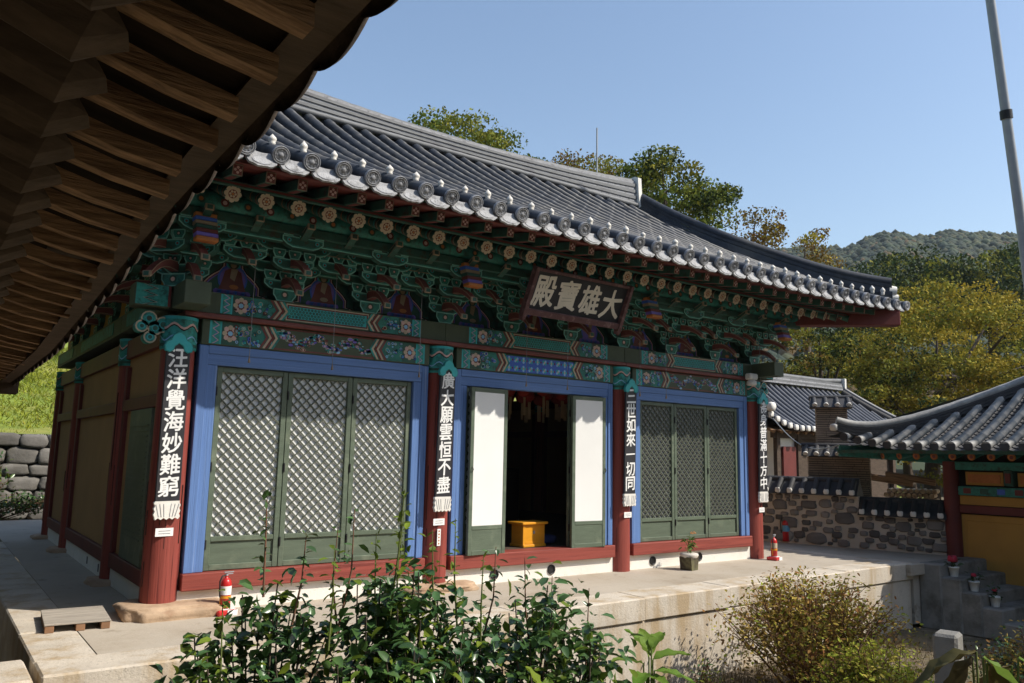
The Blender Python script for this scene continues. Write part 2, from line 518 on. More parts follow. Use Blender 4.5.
def rock(mb, c, d, m, seed=0, sub=3, amp=.12, flatten=None):
    bm = bmesh.new(); bmesh.ops.create_icosphere(bm, subdivisions=sub, radius=1)
    for v in bm.verts:
        p = v.co.copy()
        q = Vector([math.copysign(abs(t) ** .55, t) for t in p])
        q *= 1 + amp * noise.noise(p * 1.7 + Vector((seed * 7.3, seed, 0))) + amp * .4 * noise.noise(p * 5 + Vector((seed, 0, 3)))
        z = q.z * d[2] / 2
        if flatten is not None: z = min(z, flatten * d[2] / 2)
        v.co = Vector((c[0] + q.x * d[0] / 2, c[1] + q.y * d[1] / 2, c[2] + z))
    bm.verts.index_update()
    mb.add([tuple(v.co) for v in bm.verts], [tuple(v.index for v in f.verts) for f in bm.faces], m, True)
    bm.free()

cols = []
for i, x in enumerate(BX):
    c = column(x, 0, .115 if i == 0 else (.03 if i == 1 else -.01))
    cols.append(c)
    if i < 2:
        mb = MB(); rock(mb, (x + (.12 if i == 0 else 0), -.06, .03), (.92, .74, .20 if i == 0 else .10), m_fstone, 3 + i, 4, .16, .85)
        mb.build('foundation_stone', c)
SIDE = [2.11, 5.5, 7.6]
for y in SIDE:
    c = column(0, y, .05, .15); 
    mb = MB(); rock(mb, (0, y, .0), (.6, .55, .14), m_fstone, y, 3, .14, .8); mb.build('foundation_stone', c)
    column(9, y, .0, .15)

# bays -------------------------------------------------------------------
def door_leaf(w, h, lower, seed, pitchd=.069, paper=m_paperg):
    """hinged leaf, local frame: x 0..w, z 0..h, outer face towards -y"""
    mb = MB(); st = .055; th = .045
    for x in (st / 2, w - st / 2): mb.box((x, 0, h / 2), (st, th, h), m_green, bev=.004)
    for z, hh in ((st / 2, st), (h - st / 2, st), (lower, st * .9)): mb.box((w / 2, .001, z), (w - 2 * st, th - .004, hh), m_green, bev=.004)
    d = mb.build('lattice_door', H)
    p = MB(); p.box((w / 2, .008, (st + lower) / 2), (w - 2 * st + .004, .014, lower - st), m_green)
    p.build('lower_panel', d)
    x0, x1, z0, z1 = st, w - st, lower + st * .45, h - st
    lt = MB(); W2, H2 = x1 - x0, z1 - z0
    bw = .011
    for s in (1, -1):
        cN = int((W2 + H2) / (pitchd * 1.4142)) + 1
        for k in range(1, cN):
            c0 = k * pitchd * 1.4142
            # line x + z = c0 (s=1) or its mirror
            xa = max(0, c0 - H2); xb = min(W2, c0)
            if xb - xa < .015: continue
            pa, pb = (xa, c0 - xa), (xb, c0 - xb)
            if s < 0: pa, pb = (W2 - pa[0], pa[1]), (W2 - pb[0], pb[1])
            L = math.hypot(pb[0] - pa[0], pb[1] - pa[1]); an = math.atan2(pb[1] - pa[1], pb[0] - pa[0])
            T = Matrix.Translation((x0 + (pa[0] + pb[0]) / 2, -.0005 if s > 0 else .001, z0 + (pa[1] + pb[1]) / 2)) @ Matrix.Rotation(-an, 4, 'Y')
            lt.box((0, 0, 0), (L, .017 if s > 0 else .0145, bw), m_lat, T)
    lt.build('lattice', d)
    pp = MB(); pp.box((w / 2, .0165, (z0 + z1) / 2), (W2, .003, H2), paper); pp.build('paper', d)
    for z in (.25, h * .5, h - .25):
        hg = MB(); hg.tube([(0.005, -.028, z - .045), (0.005, -.028, z + .045)], .011, m_blackm, 8); hg.build('hinge', d)
    return d

JW = .19                                  # blue jamb width
for b in range(3):
    x0, x1 = BX[b] + .185, BX[b + 1] - .185
    mb = MB(); mb.box(((x0 + x1) / 2, 0, (ZS0 + ZS1) / 2), (x1 - x0 + .03, .26, ZS1 - ZS0), m_redbeam, bev=.008); mb.build('sill_beam', H)
    mb = MB(); mb.box(((x0 + x1) / 2, .02, ZS0 / 2 - .03), (x1 - x0 + .06, .16, ZS0 + .06), m_plaster); bw_ = mb.build('base_wall', H)
    for xv in {0: (), 1: (BX[1] + .85, BX[1] + 1.75), 2: (BX[2] + .62, BX[2] + 1.62)}[b]:
        v = MB(); v.lathe([(.062, 0), (.062, .012), (.05, .014), (.046, -.05), (0, -.05)], m_blackm, 18, tr=Matrix.Translation((xv, -.0635, .1)) @ Matrix.Rotation(math.pi / 2, 4, 'X'))
        v.build('vent_hole', bw_)
    # blue frame: two jambs and a head, each with a raised outer strip
    fr = MB()
    for s, xj in ((1, x0), (-1, x1)):
        fr.box((xj + s * JW / 2, -.005, (ZS1 + ZL) / 2 - .10), (JW, .13, ZL - ZS1 - .20), m_blueV, bev=.006)
        fr.box((xj + s * .045, -.078, (ZS1 + ZL) / 2 - .004), (.085, .016, ZL - ZS1 - .01), m_blueV, bev=.004)
    fr.box(((x0 + x1) / 2, -.006, ZL - .10), (x1 - x0, .132, .199), m_blueH, bev=.006)
    fr.box(((x0 + x1) / 2, -.0785, ZL - .045), (x1 - x0 - .176, .016, .085), m_blueH, bev=.004)
    fr.build('door_frame', H)
    a, e = x0 + JW, x1 - JW; hh = ZL - .2 - ZS1 - .012
    if b != 1:
        n = 3; w_ = (e - a - .012) / n
        for k in range(n):
            d = door_leaf(w_ - .006, hh, .30, k + b * 3, paper=m_paper if b == 0 else m_paperd)
            d.location = (a + .006 + k * w_ + .003, -.012, ZS1 + .006)
    else:
        w_ = (e - a) / 4
        for k in (0, 3):
            d = door_leaf(w_ - .006, hh, .32, 9 + k); d.location = (a + k * w_ + .003, -.002, ZS1 + .006)
        for k, (hx, ang) in enumerate(((a + w_, R(180 - 4)), (e - w_, R(180 + 5)))):
            d = door_leaf(w_ + .015, hh, .32, 20 + k, paper=m_paper)
            # folded out through 180 degrees: its papered inside now faces the yard
            if k == 0: d.location = (hx + .02, -.105, ZS1 - .004); d.rotation_euler = (0, 0, R(180 + 4))
            else: d.location = (hx + w_ - .0, -.125, ZS1 - .004); d.rotation_euler = (0, 0, R(180 - 3))
            pl = MB(); pl.tube([(w_ * (.03 if k else .97), .03, hh * .52), (w_ * (.03 if k else .97), .05, hh * .52 - .03), (w_ * (.03 if k else .97), .03, hh * .52 - .06)], .006, m_blackm, 6)
            pl.build('door_pull', d)
    # painted beams
    rnd = random.Random(11 + b)
    xs0, xs1 = BX[b] + .19, BX[b + 1] - .19
    for (z0, z1, up) in ((ZB0, ZB1, False), (ZU0, ZU1, True)):
        mb = MB(); yb = -.10 if not up else -.13
        xa, xb = (xs0, xs1) if not up else (BX[b] + .001, BX[b + 1] - .001)
        mb.box(((xa + xb) / 2, yb + .10, (z0 + z1) / 2), (xb - xa, .20, z1 - z0), m_olive, bev=.006)
        bo = mb.build('upper_beam' if up else 'lower_beam', H)
        pm = MB(); yf = yb - .001
        ea = .30 if up else .22
        end_motif(pm, BX[b] + ea, BX[b] + ea + .68, z0 + .012, z1 - .012, yf, False, rnd)
        end_motif(pm, BX[b + 1] - ea - .68, BX[b + 1] - ea, z0 + .012, z1 - .012, yf, True, rnd)
        if up: teal_panel(pm, BX[b] + ea + .72, BX[b + 1] - ea - .72, z0 + .02, z1 - .02, yf)
        else: cloud_panel(pm, BX[b] + ea + .70, BX[b + 1] - ea - .70, z0 + .012, z1 - .012, yf, rnd, 1 if b == 1 else 0)
        pm.build('painted_motif', bo)
    mb = MB(); mb.box(((BX[b] + BX[b + 1]) / 2, 0, (ZB1 + ZU0) / 2), (2.998, .33, ZU0 - ZB1 - .006), m_maroon, bev=.008); mb.build('beam_ledge', H)

# beam heads that pass the corner columns
for cx, s in ((0, -1), (9, 1)):
    mb = MB(); x = cx + s * .30
    mb.box((x, -.02, (ZU0 + ZU1) / 2), (.32, .24, ZU1 - ZU0), m_olive, bev=.006)
    mb.box((cx, -.36, (ZU0 + ZU1) / 2), (.24, .44, ZU1 - ZU0), m_olive, bev=.006)
    y = -.142
    rect(mb, x - .15, x + .15, ZU0 + .01, ZU1 - .01, y, m_teal)
    for k, (m, wd) in enumerate(((m_dark, .05), (m_cream, .022), (m_turq, .012))):
        zigzag(mb, x - .1, x + .06, ZU0 + .01, ZU1 - .01, y - (k + 1) * E1, 6, wd, m)
    rect(mb, x - s * .15 - .012, x - s * .15 + .012, ZU0 + .01, ZU1 - .01, y - .004, m_redp)
    h = mb.build('beam_head', H)
    # cloud-shaped bracket under the head
    cl = MB()
    for (ox, oz, r) in ((-.30, 2.78, .075), (-.24, 2.69, .07), (-.36, 2.70, .06), (-.28, 2.60, .06), (-.17, 2.73, .08)):
        cl.prism(disc(cx - s * ox * 1.0, oz, r, 12), -.07, .05, m_teal, 'y', ring=.014, ringm=m_cream)
        cl.prism(disc(cx - s * ox * 1.0, oz, r * .5, 10), -.075, -.06, m_dgreen, 'y', ring=.01, ringm=m_turq)
    cl.build('cloud_bracket', h)

# wall of painted panels behind the brackets
mb = MB(); mb.box((4.5, .10, 3.55), (9.0, .05, .88), m_dgreen); mb.build('bracket_wall', H)
for (y, z) in ((-.045, 3.62), (-.28, 3.66)):
    mb = MB(); mb.box((4.5, y, z), (9.2, .075, .07), m_teald)
    rect(mb, -.1, 9.1, z - .034, z - .024, y - .039, m_creamd); rect(mb, -.1, 9.1, z + .022, z + .030, y - .039, m_creamd)
    mb.build('tie_beam', H)
def arch(cx, z0, w, h, k=1.0):
    pts = [(cx - w / 2, z0), (cx + w / 2, z0), (cx + w / 2, z0 + h * .10)]
    pro = [(.40, .14), (.40, .30), (.34, .42), (.27, .52), (.2, .60), (.155, .70), (.15, .82), (.09, .95), (0, 1.0)]
    for a, b in pro: pts.append((cx + a * w * 1.0, z0 + b * h))
    for a, b in pro[-2::-1]: pts.append((cx - a * w, z0 + b * h))
    pts.append((cx - w / 2, z0 + h * .10))
    return pts
rnd = random.Random(5)
for b in range(9):
    cx = .5 + b
    mb = MB(); y = .072; z0 = ZU1 + .004
    for k, (m, d, ww) in enumerate(((m_dark, 0, 1), (m_pink, .012, 1), (m_maroon, .024, 1), (m_violet, .034, 1), (m_dgreen, .046, 1))):
        flat(mb, inset(arch(cx, z0, .74, .46), d) if d else arch(cx, z0, .74, .46), y - k * E1, m)
    pn = mb.build('painted_panel', H)
    fg = MB(); y -= 6 * E1
    robe = (m_maroon, m_maroon, m_redp, m_dgreen, m_redp, m_violet, m_maroon, m_redp, m_dgreen)[b]
    flat(fg, disc(cx, z0 + .19, .155, 16, e=1.0), y, m_blue)
    flat(fg, disc(cx, z0 + .19, .135, 16), y - E1, m_violet)
    flat(fg, disc(cx, z0 + .36, .075, 14), y - E1, m_turq)
    flat(fg, disc(cx, z0 + .36, .06, 14), y - 2 * E1, m_dgreen)
    for k in range(9):
        flat(fg, disc(cx - .16 + k * .04, z0 + .045, .034, 7), y - 2 * E1, m_blue if k % 2 else m_violet)
    flat(fg, [(cx - .14, z0 + .07), (cx + .14, z0 + .07), (cx + .11, z0 + .16), (cx + .085, z0 + .27), (cx + .03, z0 + .305), (cx - .03, z0 + .305), (cx - .085, z0 + .27), (cx - .11, z0 + .16)], y - 3 * E1, robe)
    flat(fg, [(cx - .02, z0 + .3), (cx + .05, z0 + .3), (cx + .02, z0 + .17), (cx - .03, z0 + .2)], y - 4 * E1, m_creamd)
    flat(fg, disc(cx, z0 + .345, .032, 10, e=1.2), y - 4 * E1, m_creamd)
    flat(fg, disc(cx, z0 + .378, .026, 8, e=.7), y - 5 * E1, m_dark)
    flat(fg, disc(cx + .015, z0 + .11, .05, 8, e=.5), y - 4 * E1, m_creamd if b % 2 else m_orange)
    fg.build('seated_figure', pn)

# bracket clusters -------------------------------------------------------
def arm_poly(L, h):
    q = L / 2
    return [(-q, h), (-q, h * .55), (-q + .05, h * .2), (-q + .11, 0), (q - .11, 0), (q - .05, h * .2), (q, h * .55), (q, h)]
def arm(L, h=.115, t=.085):
    mb = MB(); mb.prism(arm_poly(L, h), -t / 2, t / 2, m_teald, 'y', ring=.012, ringm=m_mint, side=m_dgreen)
    mb.prism(inset(arm_poly(L, h), .026), -t / 2 - .0015, -t / 2 - .001, m_dgreen, 'y')
    for s in (-1, 1):
        flat(mb, disc(s * (L / 2 - .07), h * .62, .024, 8), -t / 2 - .003, m_turq)
        flat(mb, disc(s * (L / 2 - .07), h * .62, .014, 6), -t / 2 - .004, m_maroon)
    return mb
def block(w=.135, h=.095):
    q = w / 2
    p = [(-q * .68, 0), (q * .68, 0), (q * .8, h * .25), (q, h * .5), (q, h), (-q, h), (-q, h * .5), (-q * .8, h * .25)]
    mb = MB(); mb.prism(p, -q * .9, q * .9, m_teald, 'y', ring=.012, ringm=m_mint, side=m_dgreen)
    flat(mb, disc(0, h * .55, w * .17, 8), -q * .9 - .002, m_dgreen)
    flat(mb, disc(0, h * .55, w * .09, 8), -q * .9 - .003, m_pink)
    return mb
def beak(y0, y1, z, up, mm=m_maroon):
    """tongue reaching outward, tip curling down (or up)"""
    top, bot = [], []
    n = 8
    for i in range(n + 1):
        t = i / n; y = y0 + (y1 - y0) * t
        k = (t - .45) / .55 if t > .45 else 0
        dz = (-.17 if not up else .12) * k * k
        th = .115 * (1 - .55 * t)
        top.append((y, z + dz + th / 2)); bot.append((y, z + dz - th / 2))
    mb = MB(); mb.prism(top + bot[::-1], -.036, .036, mm, 'x', ring=.009, ringm=m_creamd, side=mm)
    ty, tz = (top[-1][0] + bot[-1][0]) / 2, (top[-1][1] + bot[-1][1]) / 2
    mb.box((0, ty - .012, tz), (.085, .024, .06), m_creamd, bev=.006)
    mb.box((0, ty - .0255, tz), (.05, .004, .04), m_dgreen)
    return mb
A = {'a': arm(.44).build('bracket_arm'), 'b': arm(.80).build('bracket_arm'), 's': block().build('bearing_block'), 'J': block(.25, .13).build('bearing_block')}
BK = [beak(.05, -.52, .20, False).build('beak'), beak(.05, -.72, .37, False).build('beak'), beak(.05, -.74, .555, True, m_dgreen).build('beak')]
mb = MB()
for k, m in enumerate((m_orange, m_blue, m_creamd, m_dgreen, m_redp, m_violet, m_orange)):
    mb.box((0, -.60 - .018 * k, .62 - .042 * k), (.20, .12, .040), m, Matrix.Identity(4), bev=.006)
STR = mb.build('striped_crest')
protos = list(A.values()) + BK + [STR]
def upper_cluster(x):
    # lighter set between two full clusters, carried by the tie beams
    rt = MB(); rt.box((0, 0, .52), (.08, .10, .30), m_dgreen)
    r = rt.build('bracket_cluster', H, (x, 0, ZU1), 0)
    for tier, st, key in ((1, 0, 'a'), (1, 1, 'a'), (2, 1, 'a'), (2, 2, 'b'), (2, 0, 'b')):
        z = .16 + .185 * tier; yy = -.235 * st
        dup(A[key], r, (0, yy - .02, z))
        for q in (-1, 0, 1): dup(A['s'], r, (q * (.165 if key == 'a' else .335), yy - .02, z + .112))
    dup(BK[0], r, (0, .0, .24)); dup(BK[2], r, (0, .06, .0))
def cluster(x, y, rz, crest):
    root = MB(); root.box((0, 0, .40), (.10, .12, .72), m_dgreen)
    r = root.build('bracket_cluster', H, (x, y, ZU1), rz)
    dup(A['J'], r, (0, 0, 0))
    for tier in range(3):
        z = .115 + .185 * tier
        for st in range(tier + 1 if tier < 2 else 3):
            yy = -.235 * st
            key = 'a' if st == tier else 'b'
            dup(A[key], r, (0, yy - .045, z))
            for q in (-1, 0, 1):
                dup(A['s'], r, (q * (.165 if key == 'a' else .335), yy - .045, z + .112))
    for bk in BK: dup(bk, r, (0, 0, 0))
    if crest: dup(STR, r, (0, 0, 0))
    return r
for k in range(10):
    cluster(float(k), 0, 0, k % 3 == 0)
for k in range(9):
    upper_cluster(k + .5)
for y in (1.03, 2.11, 3.2, 4.3, 5.5, 6.5):
    cluster(0, y, R(-90), False)
cluster(-.05, -.05, R(-45), True)
cluster(9, 1.03, R(90), False); cluster(9, 2.06, R(90), False)
for o in protos: bpy.data.objects.remove(o)
mb = MB()
mb.tube([(-.6, -.55, 3.91), (9.6, -.55, 3.91)], .095, m_teald, 14)
mb.box((4.5, -.55, 3.765), (10.2, .09, .09), m_dgreen, bev=.004)
rnd = random.Random(3)
for k in range(46):                                   # painted flowers and bands along the purlin
    x = -.5 + k * .222
    an = R(-35)
    for (rr, m, q) in ((.042, m_redp if k % 2 else m_dgreen, 0), (.022, m_pink if k % 2 else m_orange, 1)):
        c = Vector((x, -.55 - .097 - .0015 * q, 3.885))
        mb.poly([(c.x + rr * math.cos(t * .785), c.y, c.z + rr * math.sin(t * .785)) for t in range(8)], m)
mb.build('purlin', H)
mb = MB(); mb.box((4.5, -.33, 3.745), (9.6, .34, .012), m_redp); mb.build('bracket_ceiling', H)

# rafters -----------------------------------------------------------------
def aim(p, q):
    d = Vector(q) - Vector(p)
    return Matrix.Translation(p) @ d.to_track_quat('Y', 'Z').to_matrix().to_4x4(), d.length
def flower_end(mb, r, T):
    pts = disc(0, 0, r * 1.0, 16)
    T2 = T
    def P(pl, y, m): mb.poly([tuple(T2 @ Vector((a, y, b))) for a, b in pl], m)
    P(pts, -.003, m_dgreen)
    for k in range(8):
        a = math.pi / 4 * k
        P(disc(r * .74 * math.cos(a), r * .74 * math.sin(a), r * .34, 8), -.005, m_cream)
    P(disc(0, 0, r * .74, 14), -.0065, m_cream)
    P(disc(0, 0, r * .56, 12), -.008, m_redp)
    for k in range(6):
        a = math.pi / 3 * k
        P(disc(r * .33 * math.cos(a), r * .33 * math.sin(a), r * .16, 6), -.0095, m_cream)
    P(disc(0, 0, r * .14, 6), -.011, m_orange)
XE = [-1.15 + .312 * k for k in range(37)]
for x in XE:
    if x < .0: inn = (.05, .2)
    elif x > 8.95: inn = (8.95, .2)
    else: inn = (x, .2)
    dz = .42 * math.hypot(inn[0] - x, 1.3)
    edge = max(0, abs(x - 4.5) - 4.2) / 1.5
    p = (x, -1.1 - .06 * edge, 3.835 + .04 * edge)
    T, L = aim(p, (inn[0], inn[1], min(4.45, 3.835 + dz)))
    mb = MB(); mb.tube([(0, 0, 0), (0, L, 0)], .063, m_dgreen, 10, tr=T)
    for yy, m in ((.10, m_creamd), (.13, m_redp), (.17, m_teal), (.30, m_orange)):
        mb.tube([(0, yy, 0), (0, yy + .02, 0)], .0645, m, 10, caps=False, tr=T)
    r = mb.build('rafter', H)
    fe = MB(); flower_end(fe, .074, T); fe.build('flower_end', r)
XT = [.32 + .295 * n for n in range(-7, 37)]
XT = [x - max(0, x - 9) * .05 for x in XT]
def ez(x):                                            # eave lift towards the corners
    a = max(0, abs(x - 4.5) - 3.6) / 2.7
    return .05 * a * a
def ey(x):
    a = max(0, abs(x - 4.5) - 4.0) / 2.3
    return -.09 * a * a
for x in XT:
    if not -1.6 < x < 10.75: continue
    fan = max(-1, min(1, (x - 9.2) / 1.5)) if x > 9.2 else (max(-1, (x + .2) / 1.5) if x < -.2 else 0)
    T, L = aim((x, -1.45 + ey(x), 3.945 + ez(x)), (x - fan * .45, -.95, 4.03 + ez(x) * .5))
    mb = MB(); mb.box((0, L / 2, 0), (.085, L, .095), m_dgreen, T, bev=.004)
    mb.box((0, L / 2 + .02, -.0485), (.05, L - .1, .003), m_redp, T)
    r = mb.build('flying_rafter', H)
    fe = MB(); fe.box((0, -.002, 0), (.088, .006, .098), m_creamd, T); fe.box((0, -.004, 0), (.074, .006, .084), m_redp, T)
    for k in range(4):
        a = math.pi / 2 * k
        fe.poly([tuple(T @ Vector((.022 * math.cos(a) + .014 * math.cos(t), -.0085, .022 * math.sin(a) + .014 * math.sin(t)))) for t in (0, 1.26, 2.5, 3.77, 5.03)], m_pink)
    fe.build('end_panel', r)
mb = MB()
mb.add([(-1.2, -1.13, 3.925), (10.2, -1.13, 3.925), (10.2, .3, 4.50), (-1.2, .3, 4.50)], [(0, 1, 2, 3)], m_dgreen)
mb.add([(-1.75, -1.52, 4.0), (10.75, -1.52, 4.0), (10.4, -.9, 4.10), (-1.4, -.9, 4.10)], [(0, 1, 2, 3)], m_redp)
mb.build('soffit_board', H)
mb = MB()
mb.box((4.5, -1.13, 3.925), (11.5, .05, .05), m_dgreen, bev=.004)
rect(mb, -1.2, 10.2, 3.915, 3.935, -1.157, m_redp)
for k in range(len(XT) - 1):
    xa, xb = XT[k], XT[k + 1]
    ya, yb, za, zb = -1.50 + ey(xa), -1.50 + ey(xb), 4.02 + ez(xa), 4.02 + ez(xb)
    vs = [(xa, ya, za - .022), (xb, yb, zb - .022), (xb, yb, zb + .115), (xa, ya, za + .115), (xa, ya + .07, za - .022), (xb, yb + .07, zb - .022)]
    mb.add(vs, [(0, 1, 2, 3), (0, 4, 5, 1)], m_maroon)
    vs = [(xa, ya - .003, za + .012), (xb, yb - .003, zb + .012), (xb, yb - .003, zb + .03), (xa, ya - .003, za + .03)]
    mb.add(vs, [(0, 1, 2, 3)], m_dgreen)
mb.build('eave_board', H)
for s, cx in ((1, 9.0), (-1, 0.0)):
    mb = MB(); T, L = aim((cx + s * 1.72, -1.66, 3.97), (cx - s * .1, .1, 3.97))
    mb.box((0, L / 2, -.07), (.22, L, .26), m_redp2, T, bev=.01)
    mb.box((0, L / 2 + .1, .13), (.15, L - .2, .10), m_redbeam, T, bev=.01)
    mb.build('corner_beam', H)
    # side eave soffit with its own rafters seen end-on
    mb = MB()
    mb.add([(cx + s * 1.15, -1.2, 3.93), (cx + s * 1.15, 8.9, 3.93), (cx - s * .3, 8.9, 4.5), (cx - s * .3, -.2, 4.5)], [(0, 1, 2, 3)], m_dgreen)
    mb.add([(cx + s * 1.62, -1.55, 4.0), (cx + s * 1.62, 9.2, 4.0), (cx + s * .9, 9.2, 4.10), (cx + s * .9, -1.0, 4.10)], [(0, 1, 2, 3)], m_redp)
    mb.build('soffit_board', H)

# roof --------------------------------------------------------------------
YE, YR = -1.55, 2.5
def rz_(y):
    q = y - YE
    return 4.10 + .42 * q + .035 * q * q
HX0, HX1 = 9.15, 10.95                                # gable line, corner
def ytop(x):                                          # where a tile row ends: ridge, or the hip line beyond the gable
    d = max(x - HX1 + 1.8, 0 if x < 4.5 else 0) if x > 4.5 else max(-(x + 0.15), 0)
    if d <= 0: return YR
    return max(YE + .15, YE + (1.8 - d) / 1.8 * 1.95)
bed = MB()
for k in range(len(XT) - 1):
    xa, xb = XT[k], XT[k + 1]; n = 26
    xm = (xa + xb) / 2; yt = ytop(xm)
    prof = [(0, .03), (.2, -.012), (.4, -.03), (.6, -.03), (.8, -.012), (1, .03)]
    vs = []; rows = 0
    for i in range(n + 1):
        t = i / n; y = YE - .02 + ey(xm) * (1 - t) + (yt - YE + .02) * t
        z = rz_(y) + ez(xm) * (1 - t) ** 2
        for off in ((0, .014) if 0 < i < n else (0,)):
            vs += [(xa + (xb - xa) * a, y, z + b + off) for a, b in prof]; rows += 1
    fs = [(r * 6 + c, r * 6 + c + 1, r * 6 + 7 + c, r * 6 + 6 + c) for r in range(rows - 1) for c in range(5)]
    bed.add(vs, fs, m_tile)
roof = bed.build('roof', H)
mb = MB()                                             # back slope, gables and side slopes, the plain shell behind
mb.add([(0, 2.5, 6.38), (9.1, 2.5, 6.38), (10.9, 9.2, 4.1), (-1.9, 9.2, 4.1)], [(0, 1, 2, 3)], m_tile)
for s, cx in ((1, 9.1), (-1, -.1)):
    ex = cx + s * 1.8
    mb.add([(ex, -1.6, 4.1), (ex, 9.2, 4.1), (cx, 5.7, 5.1), (cx, .4, 5.1)], [(0, 1, 2, 3)], m_tile)
    mb.add([(cx, .3, 5.05), (cx, 5.7, 5.05), (cx, 2.5, 6.4)], [(0, 1, 2)], m_redp)
mb.build('back_slope', roof)
def tube_row(x, i):
    yt = ytop(x); mb = MB(); n = max(2, int((yt - YE) / .27)); path, rad = [], []
    for k in range(n + 1):
        t = k / n; y = YE - .11 + ey(x) * (1 - t) + (yt - YE + .11) * t
        z = rz_(y) + ez(x) * (1 - t) ** 2 + .045
        jx = random.uniform(-.006, .006)
        if k: path.append((x + jx, y - .004, z)); rad.append(.066)
        if k < n: path.append((x + jx, y, z + random.uniform(-.003, .004))); rad.append(.075)
    mb.tube(path, rad, m_tile, 12, caps=False)
    r = mb.build('tile_row', roof)
    p0 = Vector(path[0]); sl_ = (Vector(path[1]) - p0).normalized()
    T = Matrix.Translation(p0) @ sl_.to_track_quat('Y', 'Z').to_matrix().to_4x4() @ Matrix.Rotation(R(random.uniform(-3, 3)), 4, 'X') @ Matrix.Rotation(R(random.uniform(-2.5, 2.5)), 4, 'Z')
    cp = MB(); RX = T @ Matrix.Rotation(R(90), 4, 'X')
    cp.lathe([(0, .012), (.02, .012), (.024, .006), (.05, .004), (.054, .012), (.062, .012), (.062, .004), (.067, .004), (.071, .014), (.077, .014), (.079, 0), (.074, -.03)], m_cap, 22, tr=RX)
    for k in range(8):
        a = math.pi / 4 * k
        cp.box((.037 * math.cos(a), -.006, .037 * math.sin(a)), (.012, .008, .012), m_cap, T)
    cp.build('end_tile', r)
    if -1.3 < x < 10.65:
        b = MB(); k_ = random.uniform(.70, .88)
        b.lathe([(.026, -.01), (.032, .008), (.036, .02), (.030, .028), (.042, .05), (.046, .066), (.040, .085), (.022, .105), (.008, .122), (0, .130)], m_bud, 12,
                tr=Matrix.Translation((x, YE + .12 + ey(x), rz_(YE + .12) + ez(x) + .108)) @ Matrix.Rotation(R(random.uniform(-5, 5)), 4, 'Y') @ Matrix.Diagonal((k_, k_, k_ * random.uniform(.9, 1.15), 1)))
        b.build('bud_ornament', r)
for i, x in enumerate(XT): tube_row(x, i)
for k in range(len(XT) - 1):                          # drip tiles: lobed tongues hanging between the rows
    xa, xb = XT[k], XT[k + 1]; xm = (xa + xb) / 2; w_ = (xb - xa) * .475
    top = [(w_ * (i / 5 - 1), .05 + .04 * abs(i / 5 - 1) ** 2) for i in range(11)]
    N = 14; bot = []
    for i in range(N + 1):
        a = math.pi * i / N
        bot.append((w_ * .99 * math.copysign(abs(math.cos(a)) ** .8, math.cos(a)), .0 - .095 * math.sin(a) ** .7 + .006 * math.cos(a * 9)))
    T = Matrix.Translation((xm, YE - .06 + ey(xm), rz_(YE) - .055 + ez(xm))) @ Matrix.Rotation(R(-22 + random.uniform(-3, 3)), 4, 'X')
    d = MB(); d.prism(top + bot, -.012, .012, m_drip, 'y', tr=T)
    d.prism(inset(disc(0, -.035, .09, 18, e=.5), 0), -.017, -.011, m_drip, 'y', tr=T, ring=.012, ringm=m_cap)
    d.build('drip_tile', roof)
# ridge: courses of flat tiles under a row of round ones
def rtop(x): return .04 * max(0, (x - 4.5) / 4.5) ** 2 * 6 + .04 * max(0, (4.5 - x) / 4.5) ** 2 * 6
mb = MB(); N = 40
for lay in range(8):
    ya = .14 + (.022 if lay % 2 == 0 else 0) - lay * .004
    vs = []
    for i in range(N + 1):
        x = .0 + 8.78 * i / N; z0 = 6.40 + lay * .036 + rtop(x) * lay / 8; z1 = z0 + .037 + rtop(x) / 8
        vs += [(x, YR - ya, z0), (x, YR - ya, z1), (x, YR + ya, z1), (x, YR + ya, z0)]
    mb.add(vs, [(4 * i + a, 4 * i + 4 + a, 4 * i + 4 + (a + 1) % 4, 4 * i + (a + 1) % 4) for i in range(N) for a in range(4)], m_ridge if lay % 2 == 0 else m_cap)
path = [(.0 + 8.78 * i / 60, YR, 6.70 + rtop(.0 + 8.78 * i / 60)) for i in range(61)]
mb.tube(path, [.062 if i % 2 else .068 for i in range(61)], m_ridge, 10)
mb.tube([(p[0], YR - .165, 6.40) for p in path], [.045 if i % 2 else .05 for i in range(61)], m_ridge, 8)
rg = mb.build('roof_ridge', roof)
mb = MB(); mb.prism([(2.28, 6.34), (2.72, 6.34), (2.68, 6.96), (2.60, 7.0), (2.40, 7.0), (2.32, 6.96)], 8.77, 8.86, m_white, 'x'); mb.build('ridge_end', rg)
